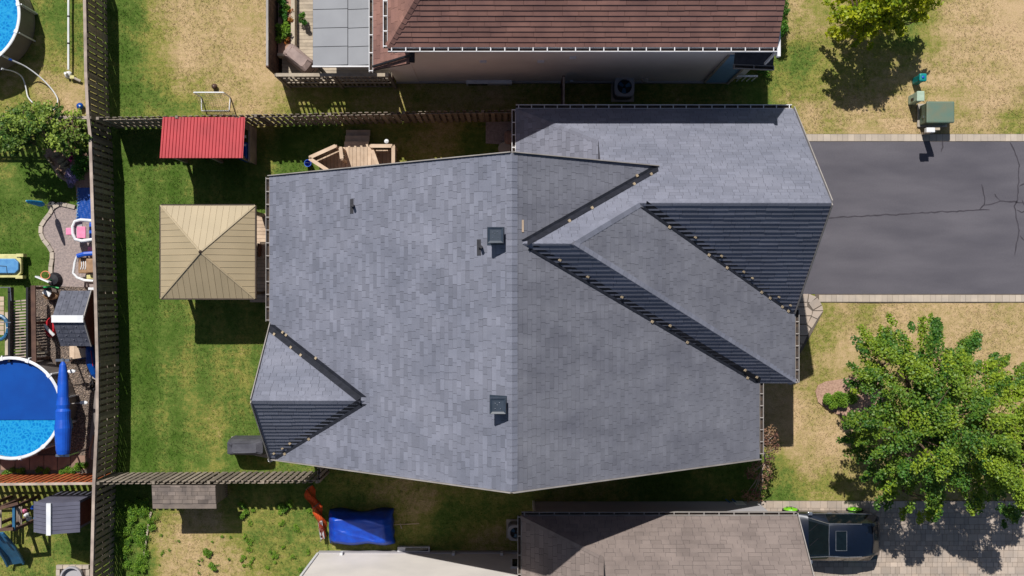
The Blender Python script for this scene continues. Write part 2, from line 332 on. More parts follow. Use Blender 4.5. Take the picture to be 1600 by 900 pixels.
def caps(parent, a, b, m, sl1, sl2, wid=0.15, step=0.19, seed=1, lift=0.03, name='ridge_shingle'):
    """folded cap shingles from a (low/near) to b; sl1, sl2 = drop per metre on left / right"""
    a = Vector(a); b = Vector(b); d = (b-a); L = d.length; d.normalize(); r = random.Random(seed)
    X = d.cross(Vector((0, 0, 1))).normalized(); Z = X.cross(d).normalized(); meshes = []
    for tn in (0.2, 0.5, 0.8):
        mb = MB(); w_ = wid; ex = step
        for sgn, sl in ((1, sl1), (-1, sl2)):
            p = [(0, 0, lift+.012), (sgn*w_, 0, lift+.012-sl*w_), (sgn*w_, ex*1.0, lift-sl*w_), (0, ex*1.0, lift)]
            q = [(x, y, z-0.02) for x, y, z in p]
            fs = [(0, 1, 2, 3), (0, 4, 5, 1), (1, 5, 6, 2), (2, 6, 7, 3)]
            if sgn < 0: fs = [f[::-1] for f in fs]
            mb.raw(p+q, fs, tn)
        meshes.append(mb.mesh('ridge_shingle', m))
    n = int(L/step)
    for i in range(n):
        o3 = a+d*(i*step)
        M4 = Matrix(((X.x, d.x, Z.x, o3.x), (X.y, d.y, Z.y, o3.y), (X.z, d.z, Z.z, o3.z), (0, 0, 0, 1)))
        piece(name, r.choice(meshes), M4, parent)
def gutter(parent, a, b, out, m=None, sp=0.5, w_=0.12, label=None):
    """open gutter from a to b; out = unit vector away from the roof"""
    a = Vector(a); b = Vector(b); o = Vector(out)*w_; mb = MB(); m = m or M_gutter
    z = Vector((0, 0, 1))
    mb.beam(a+o-z*.03, b+o-z*.03, 0.02, 0.12); mb.beam(a-z*.03-o*.05, b-z*.03-o*.05, 0.012, 0.12); mb.beam(a+o*.5-z*.09, b+o*.5-z*.09, w_, 0.012)
    gobj = mb.build('gutter', m, parent)
    if label: gobj['label'] = label
    ins = MB(); ins.beam(a+o*.5-z*.075, b+o*.5-z*.075, w_*.75, 0.012); ins.build('gutter_debris', M_gutin, gobj)
    h = MB(); L = (b-a).length; n = max(2, int(L/sp))
    for i in range(n+1):
        p = a+(b-a)*(i/n)*.98+(b-a)*.01; h.beam(p-o*.1+z*.032, p+o*1.0+z*.032, 0.03, 0.012, tone=.5)
    ho = h.build('gutter_hangers', m, gobj); ho['kind'] = 'stuff'
    return gobj
def valley(parent, a, b, n1, n2, m=None, wid=0.13, clips=()):
    """V-shaped flashing along a-b; n1, n2 = horizontal unit dirs with the rise per metre of each side"""
    a = Vector(a); b = Vector(b); a = a+(b-a)*.035; d = (b-a).normalized(); mb = MB(); up = Vector((0, 0, 0.042))
    for (dx, dy, s) in (n1, n2):
        e = Vector((dx, dy, s))*wid
        mb.raw([a+up, b+up, b+up+e, a+up+e, a+up+Vector((0,0,-.03)), b+up+Vector((0,0,-.03)), b+up+e+Vector((0,0,-.03)), a+up+e+Vector((0,0,-.03))],
               [(0, 1, 2, 3), (7, 6, 5, 4), (0, 3, 7, 4), (1, 5, 6, 2), (3, 2, 6, 7)])
    o = mb.build('valley_flashing', m or M_valley, parent)
    for t, k in clips:
        e = Vector((n1 if k else n2))*wid*0.8; p = a+(b-a)*t+up+e+Vector((0, 0, .02))
        c = MB(); c.beam(p-d*.045, p+d*.045, 0.085, 0.03); c.build('tan_bracket', M_tan, o)

def leaf_mesh(name, cl, size, m, parent=None, flat=0.5, seed=3):
    """cl: list of (x,y,z,rx,ry,rz,tone,n)"""
    r = np.random.default_rng(seed); ps = []; tn = []
    for (x, y, z, rx, ry, rz, t, n) in cl:
        d = r.normal(size=(n, 3)); d /= np.linalg.norm(d, axis=1)[:, None]; rad = r.random(n)**0.45
        ps.append(np.array((x, y, z))+d*rad[:, None]*np.array((rx, ry, rz))); tn.append(np.clip(t+r.normal(size=n)*0.12, 0, 1))
    p = np.concatenate(ps); t = np.concatenate(tn); n = len(p)
    nr = r.normal(size=(n, 3)); nr[:, 2] = np.abs(nr[:, 2])+flat*1.5; nr /= np.linalg.norm(nr, axis=1)[:, None]
    a = np.cross(nr, r.normal(size=(n, 3))); a /= np.linalg.norm(a, axis=1)[:, None]; b = np.cross(nr, a)
    s = size*(0.6+0.8*r.random(n))[:, None]
    off = np.array(wl(parent))
    v = np.stack([p-a*s*.5, p-b*s*.36+nr*s*.08, p+a*s*.6, p+b*s*.36+nr*s*.08], 1).reshape(-1, 3)-off
    me = bpy.data.meshes.new(name); me.vertices.add(4*n); me.vertices.foreach_set('co', v.ravel().astype(np.float32))
    me.loops.add(4*n); me.loops.foreach_set('vertex_index', np.arange(4*n, dtype=np.int32)); me.polygons.add(n)
    me.polygons.foreach_set('loop_start', np.arange(0, 4*n, 4, dtype=np.int32)); me.polygons.foreach_set('loop_total', np.full(n, 4, dtype=np.int32))
    at = me.attributes.new('tone', 'FLOAT', 'FACE'); at.data.foreach_set('value', t.astype(np.float32))
    me.materials.append(m); me.update(calc_edges=True); me.validate()
    o = bpy.data.objects.new(name, me); C.objects.link(o); WL[o.name] = wl(parent).copy()
    if parent: o.parent = parent
    return o
def inpoly(x, y, poly):
    c = False; j = len(poly)-1
    for i in range(len(poly)):
        xi, yi = poly[i]; xj, yj = poly[j]
        if (yi > y) != (yj > y) and x < (xj-xi)*(y-yi)/(yj-yi)+xi: c = not c
        j = i
    return c

# ================================================================== SETTING: ground, lawn, paving
g = MB(); g.poly([(-400, -400, -0.05), (400, -400, -0.05), (400, 400, -0.05), (-400, 400, -0.05)])
M_ground = mat('far_ground', rgb(120, 122, 70), rgb(96, 108, 50), rough=1, scale=0.3)
setting(g.build('ground', M_ground))
DRY = [(300,620,.32),(330,660,.4),(280,700,.2),(250,640,.25),(360,560,.32),(240,300,.1),(205,450,.02),(205,600,.0),(220,700,.02),(400,700,.1),(400,730,.3),(230,250,.1),(350,260,.1),
 (450,240,.12),(620,200,.5),(700,205,.65),(745,215,.2),(550,205,.35),(470,210,.15),
 (200,20,.12),(200,80,.05),(205,150,.05),(228,60,.45),(250,20,.7),(240,110,.5),(240,150,.35),(300,30,.85),(300,90,.95),(390,20,.8),(400,90,.9),(340,150,.75),(290,140,.6),(260,165,.3),(295,165,.35),(380,165,.75),(440,160,.6),(420,110,.9),
 (520,160,.45),(600,155,.6),(750,155,.7),(860,150,.5),(1000,150,.4),(1180,155,.25),
 (1225,20,.75),(1250,40,.65),(1250,90,.2),(1225,120,.3),(1290,110,.5),(1220,160,.5),(1260,190,.8),(1300,180,.65),(1350,205,.85),(1340,100,.6),(1440,70,.5),(1430,55,.35),(1450,110,.8),(1500,60,.92),(1580,40,.98),(1560,140,.92),(1540,195,.75),(1400,190,.85),(1585,185,.5),(1530,110,.8),
 (1290,480,.45),(1275,530,.5),(1320,480,.8),(1400,500,.85),(1350,505,.55),(1500,480,.85),(1580,500,.8),(1330,540,.85),(1260,590,.7),(1300,590,.6),(1230,650,.95),(1290,690,.95),(1260,730,.7),(1225,745,.35),(1220,770,.2),(1300,765,.55),(1240,700,.8),(1340,760,.6),(1600,560,.8),(1600,700,.7),
 (560,760,.35),(600,790,.55),(660,780,.7),(720,770,.45),(700,800,.25),(760,800,.35),(770,840,.6),(640,850,.4),(900,770,.45),(1050,760,.2),(1180,740,.15),
 (200,760,.1),(210,830,.1),(215,890,.1),(250,830,.6),(290,860,.85),(270,890,.8),(350,880,.75),(380,800,.4),(400,840,.42),(440,870,.4),(470,820,.3),(430,800,.4),(320,820,.8),(480,770,.2),
 (40,270,.05),(15,260,.4),(90,300,.0),(30,340,.15),(100,420,.05),(20,430,.05),(100,20,.3),(110,70,.35),(90,100,.5),(100,150,.85),(70,140,.7),(30,150,.5),
 (60,860,.35),(110,860,.3),(20,890,.4),(30,790,.5),(120,800,.3)]
DP = np.array([(*P(a, b)[:2], c) for a, b, c in DRY])
def dryness(x, y):
    d2 = (x[:, None]-DP[None, :, 0])**2+(y[:, None]-DP[None, :, 1])**2+0.08
    wgt = 1/d2**1.6; return (wgt*DP[None, :, 2]).sum(1)/wgt.sum(1)
nx, ny = 340, 230; xs = np.linspace(-24, 24, nx); ys = np.linspace(-15, 15, ny); X, Y = np.meshgrid(xs, ys); xf = X.ravel(); yf = Y.ravel()
zf = 0.012*np.sin(xf*1.7+yf*.6)+0.01*np.sin(yf*2.3-xf*.9)-0.022
dv = np.concatenate([dryness(xf[i:i+8000], yf[i:i+8000]) for i in range(0, len(xf), 8000)])
yard = (xf > -15.2) & (xf < -8.6) & (yf > -7) & (yf < 6.2)
dv = dv+np.where(yard, .06*np.tanh(3*np.sin((xf+.03*np.sin(yf*2))*2*np.pi/1.05)), 0)
front = (xf > 14) & (yf > 6.1); dv = dv+np.where(front, .06*np.tanh(3*np.sin(yf*2*np.pi/.9+.04*xf)), 0)
me = bpy.data.meshes.new('lawn'); idx = np.arange(nx*ny).reshape(ny, nx)
fc = np.stack([idx[:-1, :-1], idx[:-1, 1:], idx[1:, 1:], idx[1:, :-1]], -1).reshape(-1, 4)
me.from_pydata(np.stack([xf, yf, zf], 1).tolist(), [], fc.tolist()); at = me.attributes.new('dry', 'FLOAT', 'POINT'); at.data.foreach_set('value', dv.astype(np.float32))
me.materials.append(M_lawn); me.update(); lawn = bpy.data.objects.new('lawn', me); C.objects.link(lawn); setting(lawn)

def sheet(name, pts, z, m, th=0.05, parent=None):
    mb = MB(); mb.prism([tuple(p)[:2] for p in pts], z-th, z); o = mb.build(name, m, parent)
    if not parent: setting(o)
    return o
def px(*a): return [P(*q) for q in a]
# asphalt driveway and its paver borders
DR = sheet('driveway', [(8.5, 5.80), (26, 5.80), (26, -0.03), (8.5, -0.03)], 0.02, M_asph, 0.08)
def ribbon(pts, z, wd, name, m, parent):
    mb = MB(); pts = [Vector((p.x, p.y, 0)) for p in pts]; rr = random.Random(len(pts)); L_ = []; R_ = []
    fine = []
    for a, b in zip(pts[:-1], pts[1:]):
        n = max(2, int((b-a).length/0.12))
        for i in range(n): fine.append(a+(b-a)*i/n+Vector((rr.gauss(0, .012), rr.gauss(0, .012), 0)))
    fine.append(pts[-1])
    for i, p in enumerate(fine):
        d = (fine[min(i+1, len(fine)-1)]-fine[max(i-1, 0)]).normalized(); nn = Vector((-d.y, d.x, 0)); q = wd*rr.uniform(.35, .65)*(1 if 0 < i < len(fine)-1 else .3)
        L_.append(p+nn*q); R_.append(p-nn*q)
    for i in range(len(fine)-1):
        mb.poly([(R_[i].x, R_[i].y, z), (R_[i+1].x, R_[i+1].y, z), (L_[i+1].x, L_[i+1].y, z), (L_[i].x, L_[i].y, z)])
    return mb.build(name, m, parent)
cracks = [[(1292,341),(1340,338),(1400,335),(1460,332),(1530,328),(1546,328)], [(1530,328),(1537,320),(1538,308),(1533,288)], [(1537,320),(1555,317),(1562,314),(1585,316),(1598,317)],
          [(1562,314),(1555,306),(1553,303)], [(1578,222),(1585,236),(1592,258),(1590,290),(1590,312),(1585,322),(1588,340),(1592,360),(1588,380),(1585,400)], [(1592,292),(1598,288),(1604,286)], [(1592,368),(1600,376)], [(1473,215),(1472,230),(1470,238)], [(1596,312),(1604,328),(1596,332),(1588,328)]]
for c in cracks: ribbon([P(*q) for q in c], 0.024, 0.045, 'crack_seal', M_tar, DR)
pm = []
for k in range(6):
    w_ = 0.205+0.03*(k % 3); mb = MB(); mb.box(0.004, w_-0.004, 0, 0.262, -0.06, 0, 0.2+0.12*k); pm.append((w_, mb.mesh('paver', M_paverb)))
JB = MB(); JB.prism([(9.6, 5.80), (26, 5.80), (26, 6.10), (9.6, 6.10)], -0.06, 0.012); JB.prism([(11.6, -0.03), (26, -0.03), (26, -0.36), (11.6, -0.36)], -0.06, 0.012)
border = JB.build('paver_border', M_joint); setting(border)
rr = random.Random(5)
for y0, xs0 in ((5.82, 9.6), (-0.33, 11.75)):
    x = xs0
    while x < 21:
        w_, m_ = rr.choice(pm); piece('paver', m_, Matrix.Translation((x, y0, 0.028+rr.uniform(-.004, .004))), border); x += w_
# flagstone entry pad
pad = sheet('entry_walk', px((1243,458),(1266,458),(1268,462),(1278,470),(1286,487),(1255,545),(1243,562),(1215,590),(1215,470)), 0.012, M_joint, 0.06)
FS = [[(1244,459),(1263,459),(1261,472),(1244,472)], [(1264,459),(1276,464),(1266,473),(1262,472)], [(1277,465),(1284,476),(1270,484),(1263,474)], [(1244,473),(1261,473),(1261,479),(1245,479)],
      [(1284.5,477),(1286,485),(1271,485)], [(1245,480),(1262,480),(1269,486),(1268,493),(1246,493)], [(1270,486),(1286,486),(1277,498),(1268,494)], [(1246,494),(1267,494),(1262,506),(1247,506)],
      [(1268,495),(1276.5,499),(1268,513),(1261,507)], [(1247.5,507),(1260,507),(1266,514),(1261,524),(1249,524)], [(1249,525),(1260.5,525),(1255,537),(1250,537)], [(1236,494),(1245,494),(1248,537),(1236,537)], [(1224,480),(1243,480),(1244,493),(1224,493)], [(1220,538),(1254,538),(1246,552),(1220,552)], [(1236,508),(1246,508),(1247,530),(1236,530)]]
for i, q in enumerate(FS[:11]+FS[13:14]):
    mb = MB(); c = sum((P(*a) for a in q), Vector())/len(q); pts = [c+(P(*a)-c)*0.965 for a in q]; mb.prism([p[:2] for p in pts], -0.04, 0.03+0.003*(i % 3), tone=rr.random()); mb.build('flagstone', M_paver, pad)

# interlock driveway of the southern house, big brick pattern
sd = sheet('paved_driveway', [(9.0, -7.95), (26, -7.95), (26, -14), (9.0, -14)], 0.014, M_joint, 0.07)
cands = []
y = -7.96; row = 0
stuffp = MB()
while y > -12.2:
    h_ = (0.27 if row % 3 == 0 else 0.18); x = 9.1-rr.random()*.2
    while x < 21:
        w_ = rr.choice((0.18, 0.27, 0.36)) if h_ > .2 else rr.choice((0.18, 0.18, 0.27)); cands.append((x, y-h_, w_, h_, rr.random())); x += w_
    y -= h_; row += 1
def pv_key(c):
    ppx = 800+c[0]*F/H; ppy = 458-c[1]*F/H
    if ppx > 1600 or ppy > 900: return 9
    return 0 if ppx > 1530 else (1 if ppy < 800 else 2)+rr.random()*.01
cands.sort(key=pv_key); cache = {}
for i, (x, y, w_, h_, t) in enumerate(cands):
    if i < 300:
        k = (round(w_, 2), round(h_, 2), int(t*5))
        if k not in cache:
            mb = MB(); mb.box(0.005, w_-0.005, 0.005, h_-0.005, -.05, 0, k[2]/4); cache[k] = mb.mesh('paver', M_paver)
        piece('paver', cache[k], Matrix.Translation((x, y, 0.03+rr.uniform(-.003, .003))), sd)
    else: stuffp.box(x+.005, x+w_-.005, y+.005, y+h_-.005, -.02, 0.03+rr.uniform(-.003, .003), t)
tag(stuffp.build('pavers_beyond', M_paver, sd), kind='stuff')

# mulch bed
sheet('mulch_bed', px((1278,628),(1274,612),(1278,602),(1290,596),(1310,593),(1330,589),(1350,592),(1380,600),(1380,650),(1340,655),(1310,648),(1295,641)), 0.02, M_mulch, 0.06)
# pads in the back yard
pp = sheet('stone_pad', px((759,190),(806,190),(806,240),(790,240),(790,226),(759,224)), 0.02, M_patio, 0.06)
cp = sheet('concrete_path', px((362,682),(428,684),(440,700),(420,716),(362,704)), 0.03, M_conc, 0.06)
# small board walk step at the west wall
# --- west neighbours' ground
pat = sheet('curving_patio', px((86,325),(92,321),(104,321),(112,326),(152,330),(160,330),(160,450),(86,447),(82,440),(84,425),(86,405),(84,392),(78,380),(70,371),(67,360),(70,350),(78,340),(82,332)), 0.015, M_patio, 0.06)
curb = [(118,324),(104,320.5),(94,318.5),(86,321.5),(80,329),(77.5,337),(70,344),(65,352),(63.5,361),(66,371),(72,379),(79,387),(83,396),(82,406),(80,416),(80,427),(79,438)]
cpt = [P(*q) for q in curb]; fine = []
for i in range(len(cpt)-1):
    for k in range(8): fine.append(cpt[i]+(cpt[i+1]-cpt[i])*k/8)
d = 0; last = 0
for i in range(1, len(fine)):
    d += (fine[i]-fine[i-1]).length
    if d > 0.27:
        a, b = fine[last], fine[i]; t = (b-a).normalized(); mb = MB(); mb.beam(a+t*.008+Vector((0, 0, .02)), b-t*.008+Vector((0, 0, .02)), 0.15, 0.1, tone=rr.random()); mb.build('curb_stone', M_paverb, pat); d = 0; last = i
gb = sheet('gravel_bed', px((56,446),(160,446),(160,745),(0,745),(-40,745),(-40,560),(56,560)), 0.0, M_gravelb, 0.03)
bedsoil = sheet('flower_bed', px((68,232),(64,236),(74,250),(82,262),(90,276),(103,284),(118,290),(122,330),(150,330),(160,232)), 0.0, M_mulch, 0.05)
slabs = [(-40,-17),(-16,1),(1.5,24),(24.5,46.5),(47,69),(69.5,90),(90.5,111),(111.5,134)]
slabset = sheet('slab_path', px((-45,710),(138,710),(138,737),(-45,737)), 0.008, M_joint, 0.04)
for a, b in slabs:
    q = P(a, 711.5); q2 = P(b, 734); mb = MB(); mb.box(q.x+.01, q2.x-.01, q2.y, q.y, -.02, 0.03+rr.uniform(0, .01)); mb.build('slab', M_slab, slabset)
# stones scattered in the gravel bed
r2 = np.random.default_rng(4); gst = MB(); poly = [(108,560),(160,560),(160,712),(118,712),(100,700),(115,640),(96,580)]; poly2 = [(56,448),(160,448),(160,560),(56,560)]
cnt = 0
for _ in range(9000):
    a = r2.random()*105+56; b = r2.random()*264+448
    if not (inpoly(a, b, poly) or (inpoly(a, b, poly2) and r2.random() < .6)): continue
    c = P(a, b); s = 0.018+r2.random()*0.022; an = r2.random()*3.14; ca, sa = math.cos(an)*s, math.sin(an)*s; h_ = s*.8
    gst.raw([(c.x+ca, c.y+sa, .01), (c.x-sa, c.y+ca, .01), (c.x-ca, c.y-sa, .01), (c.x+sa, c.y-ca, .01), (c.x+s*.1, c.y, .01+h_)], [(0, 1, 4), (1, 2, 4), (2, 3, 4), (3, 0, 4)], r2.random()); cnt += 1
tag(gst.build('gravel', M_gravel), 'loose beige and grey gravel between the round pool and the long fence', 'gravel', kind='stuff')

# ================================================================== FENCES
brd = MB(); brd.box(-0.07, 0.07, -0.009, 0.009, 0.04, 1.0)   # unit board, scaled in z per fence
def fence(name, label, pts, h, group=None, both=True, m=M_wood, mr=M_wood, cap=None, spacing=0.23, bw=0.145, postw=0.1, postgap=2.4, capw=0.1, offs=0.045, seed=1, cat='fence', side=1, capoff=0.0, rails=(0.25, 0.95, 1.7)):
    r = random.Random(seed); t = thing(name, label, cat, (pts[0][0], pts[0][1], 0), group)
    bmesh_ = [];
    for k in range(4):
        mb = MB(); hh = h*(1-0.012*k); mb.box(-bw/2, bw/2, -0.009, 0.009, 0.04, hh); bmesh_.append(mb.mesh('board', m))
    pb = MB(); pb.box(-postw/2, postw/2, -postw/2, postw/2, 0, h+0.04); pme = pb.mesh('post', mr)
    tot = 0; n = 0
    for (a, b) in zip(pts[:-1], pts[1:]):
        a = Vector((a[0], a[1], 0)); b = Vector((b[0], b[1], 0)); d = b-a; L = d.length; d.normalize(); nn = Vector((-d.y, d.x, 0)); ang = math.atan2(d.y, d.x)
        for z in rails:
            mb = MB(); mb.beam(a+Vector((0, 0, z)), b+Vector((0, 0, z)), 0.04, 0.085); mb.build('rail', mr, t)
        if cap:
            mb = MB(); mb.beam(a+nn*capoff+Vector((0, 0, h+.03)), b+nn*capoff+Vector((0, 0, h+.03)), capw, 0.035); mb.build('cap_rail', cap, t)
        x = spacing*.5
        while x < L:
            for sd_ in ((1, -1) if both else (side,)):
                xx = x+(spacing/2 if sd_ < 0 else 0)
                if xx > L: continue
                o3 = a+d*xx+nn*sd_*offs
                piece('board', r.choice(bmesh_), Matrix.Translation(o3+Vector((0, 0, r.uniform(-.015, .01)))) @ Matrix.Rotation(ang+r.gauss(0, .02), 4, 'Z'), t)
            x += spacing
        k = max(1, round(L/postgap))
        for i in range(k+1):
            if i == 0 and a != Vector((pts[0][0], pts[0][1], 0)): continue
            piece('post', pme, Matrix.Translation(a+d*L*i/k) @ Matrix.Rotation(ang, 4, 'Z'), t)
    return t
def G(*q): return [tuple(P(*a)[:2]) for a in q]
WX = [(164,-40),(166,60),(167,130),(170,192),(173.5,224),(177,336),(181,448),(184,560),(184,640),(179,742),(175,905),(174,960)]
fence('board_fence', 'long weathered grey shadowbox fence running the full height of the picture beside the pools', G(*WX), 1.9, cap=M_wood2, capw=0.11, capoff=-0.0, seed=2, offs=.06)
fence('board_fence', 'weathered double sided board fence between the red roofed shelter and the brown roofed house', G((186,199),(420,195),(640,190.5),(873,187)), 2.0, seed=3)
fence('board_fence', 'grey board fence along the bottom of the back yard above the small shingled shed', G((186,740),(350,739),(511,738)), 1.95, seed=4)
fence('board_fence', 'short grey fence panel between the corner post and the house wall by the orange netting', G((513,737),(513,716)), 1.95, seed=5, spacing=.2)
fence('stained_fence', 'orange stained board fence with pale top rail below the round pool', G((-40,743),(176,741)), 1.85, m=M_woodor, mr=M_woodor, cap=M_wood2, capw=.09, seed=6, both=False, side=1)
fence('board_fence', 'grey fence with flat top rail running behind the leafy tree at upper left', G((-40,196),(172,197)), 1.85, cap=M_wood2, capw=.11, seed=7, both=False, side=1)
fence('side_gate', 'narrow dark gate fence closing the shaded side passage beside the air conditioner', G((877,136),(877,184)), 1.8, seed=8, spacing=.17, both=False, m=M_wooddk, mr=M_wooddk, cap=M_wood2, capw=.07, cat='gate')

# ================================================================== MAIN HOUSE
house = thing('grey_roofed_house', 'large house with grey shingled roof, hipped front wing and dark shaded gable slopes', 'house', (0, 0, 0))
# drawn at plan size, then set on its raised foundation
house.location.z = 0.975; house.scale = (0.975, 0.975, 0.975)
pW = Plane(0, 0, 9.05, 0.705, 0); pE = Plane(0, 0, 9.05, -0.6906, 0)
pN = Plane(0, 1.475, 8.85, 0, -1.16); pS = Plane(0, 1.475, 8.85, 0, 1.26); pH = Plane(1.76, 0, 8.85, -0.708, 0)
pG = Plane(0, 2.81, 7.3, 0, 1.21); pV = Plane(.136, 0, 3.0, 0.57, 0); gN = Plane(0, -3.52, 5.67, 0, -1.11); gS = Plane(0, -3.52, 5.67, 0, 1.11)
FACES = [  # polys, plane, individual shingles, exposure
 ([[(-8.56,-1.115),(0,-1.115),(0,4.13),(-8.56,4.13)], [(-4.79,-3.52),(0,-3.52),(0,-1.115),(-8.56,-1.115)], [(-4.79,-3.52),(-8.44,-5.85),(0,-5.85),(0,-3.52)]], pW, 110, .165, .009, .004, 'W'),
 ([[(0,4.13),(0,1.475),(.29,1.475),(4.75,4.13)], [(0,1.475),(0,-5.85),(8.74,-5.85),(8.74,-3.168),(.29,1.475)]], pE, 90, .165, .007, .004, 'E'),
 ([[(-8.52,-3.52),(-4.79,-3.52),(-8.52,-1.14)]], gN, 15, .165, .006, .003, 'gN'),
 ([[(-8.52,-3.52),(-8.52,-5.9),(-4.79,-3.52)]], gS, 15, .2, .026, .006, 'gS'),
 ([[(.29,1.475),(1.76,1.475),(3.95,2.81),(4.75,4.13)], [(3.95,2.81),(9.95,2.81),(9.95,4.13),(4.75,4.13)], [(2.91,4.13),(9.95,4.13),(9.95,6.52),(2.91,6.52)], [(2.91,3.85),(4.3,3.85),(4.75,4.13),(2.91,4.13)], [(.136,6.52),(2.91,5.17),(2.91,6.52)]], pN, 30, .165, .004, .003, 'N'),
 ([[(.136,6.52),(.136,3.85),(2.91,3.85),(2.91,5.17)]], pV, 5, .165, .008, .003, 'V'),
 ([[(1.76,1.475),(10.0,-3.158),(10.0,-.73),(3.95,2.81)]], pH, 25, .165, .006, .004, 'H'),
 ([[(.29,1.475),(8.74,-3.168),(10.02,-3.168),(1.76,1.475)]], pS, 3, .2, .020, .005, 'S'),
 ([[(3.95,2.81),(9.95,-.70),(9.95,2.81)]], pG, 7, .2, .024, .006, 'G')]
dk = MB(); st = MB(); ste = MB()
for i, (polys, pl, ind, ex, th, jt, nm) in enumerate(FACES):
    for q in polys: deck(dk, q, pl, .14, -.01-.0007*i)
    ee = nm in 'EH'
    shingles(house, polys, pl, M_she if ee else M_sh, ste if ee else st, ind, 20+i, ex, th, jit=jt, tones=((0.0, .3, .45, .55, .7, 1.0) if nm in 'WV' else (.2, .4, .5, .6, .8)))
dk.build('roof', M_deckroof, house); tag(st.build('shingles', M_sh, house), kind='stuff'); tag(ste.build('shingles', M_she, house), kind='stuff')
for q in (((9.97, -.66, 3.08), (9.97, 2.81, 7.27)), ((9.97, 2.81, 7.27), (9.97, 6.52, 3.0)), ((-8.55, -3.52, 5.64), (-8.55, -1.1, 2.97)), ((-8.55, -3.52, 5.64), (-8.55, -5.92, 2.97)),
          ((0, 4.15, 9.02), (-8.58, 4.15, 2.97)), ((0, -5.87, 9.02), (-8.58, -5.87, 2.97)), ((0, -5.87, 9.02), (8.76, -5.87, 2.97)), ((0, 4.15, 9.02), (4.75, 4.15, 5.77))):
    mb = MB(); mb.beam(*q, .03, .2); mb.build('fascia', M_gutter, house)
caps(house, (0, -5.83, 9.05), (0, 4.12, 9.05), M_sh, .69, .705, .16, seed=1, lift=.012)
caps(house, (9.95, 2.81, 7.3), (3.95, 2.81, 7.3), M_sh, 1.16, 1.24, .15, seed=2, lift=.006)
caps(house, (.35, 1.475, 8.85), (1.76, 1.475, 8.85), M_sh, 1.3, 1.16, .13, seed=3, lift=.006)
caps(house, (-8.5, -3.52, 5.67), (-4.7, -3.52, 5.67), M_sh, 1.11, 1.11, .14, seed=4, lift=.006)
caps(house, (10.0, -3.168, 3.0), (1.76, 1.475, 8.85), M_sh, .35, 1.10, .15, seed=5, lift=.022)
caps(house, (3.95, 2.81, 7.3), (1.76, 1.475, 8.85), M_sh, .99, .37, .15, seed=6, lift=.022)
caps(house, (.136, 6.52, 3.0), (2.91, 5.17, 4.58), M_sh, .25, 1.04, .12, seed=7, lift=.012)
mb = MB(); mb.raw([(2.915, 5.17, 4.5), (2.915, 3.86, 4.5), (2.915, 3.86, 6.05), (2.915, 5.17, 4.62)], [(0, 1, 2, 3)]); mb.build('cheek_wall', M_sh, house)
valley(house, (.30, 1.475, 8.85), (4.75, 4.13, 5.77), (-1, 0, .69), (0, -1, 1.16), wid=.17, clips=[(.30,0),(.47,0),(.80,0),(.86,1),(.94,0)])
valley(house, (.34, 1.475, 8.83), (8.74, -3.168, 3.0), (-1, 0, .69), (0, 1, 1.26), wid=.17, clips=[(.10,0),(.21,0),(.35,0),(.50,1),(.56,0),(.66,1),(.92,0),(.955,1),(.98,0)])
valley(house, (3.97, 2.80, 7.28), (10.0, -.72, 3.0), (-1, 0, .708), (0, 1, 1.21), wid=.19, clips=[(.17,1),(.30,0),(.42,1),(.47,0),(.54,1),(.62,0),(.68,0),(.78,1),(.84,1),(.87,0),(.93,1),(.955,0),(.975,1)])
valley(house, (-4.82, -3.48, 5.64), (-8.56, -1.115, 3.02), (1, 0, .705), (0, -1, 1.11), wid=.2, clips=[(.52,1),(.63,0),(.74,0),(.85,1),(.93,0),(.89,1)])
valley(house, (-4.82, -3.55, 5.64), (-8.44, -5.83, 3.08), (1, 0, .705), (0, 1, 1.11), wid=.2, clips=[(.62,1),(.78,0),(.87,0),(.90,1),(.97,0)])
gutter(house, (-8.58, 4.1, 2.98), (-8.58, -1.0, 2.98), (-1, 0, 0), sp=.44)
gutter(house, (.136, 6.54, 2.98), (9.9, 6.54, 2.98), (0, 1, 0), m=M_white, sp=.45)
gutter(house, (.12, 6.5, 2.98), (.12, 4.25, 2.98), (-1, 0, 0), m=M_white, sp=.4)
gutter(house, (10.03, -.55, 2.98), (10.03, -3.168, 2.98), (1, 0, 0), sp=.4)
gutter(house, (8.8, -3.05, 2.98), (10.1, -3.05, 2.98), (0, -1, 0), sp=.4)
gutter(house, (8.77, -3.1, 2.98), (8.77, -5.7, 2.98), (1, 0, 0), sp=.4)
gutter(house, (-8.5, -5.6, 2.95), (-8.5, -5.95, 2.95), (-1, 0, 0), m=M_white, sp=.2)
mb = MB(); mb.box(-8.2, 8.35, -5.5, 3.8, -1.02, 2.9); mb.box(.5, 9.55, -.3, 6.15, -1.01, 2.88); mb.box(2, 9.65, -2.7, 1, -1.0, 2.86)
for yy in (-5.5, 3.78): mb.raw([(-8.2, yy, 2.85), (8.35, yy, 2.85), (0, yy, 8.7), (-8.2, yy+.02, 2.85), (8.35, yy+.02, 2.85), (0, yy+.02, 8.7)], [(0, 1, 2), (5, 4, 3), (0, 2, 5, 3), (1, 4, 5, 2)])
mb.raw([(9.54, -.3, 2.85), (9.54, 6.1, 2.85), (9.54, 2.81, 6.8)], [(0, 1, 2)])
mb.build('brick_walls', M_brick, house)
mb = MB(); mb.box(9.55, 9.58, .3, 5.5, -.97, 1.5); gd = mb.build('garage_door', M_white, house)
mb = MB(); mb.box(9.65, 9.68, -2.2, -1.2, -.8, 1.4); mb.build('front_door', M_wooddk, house)
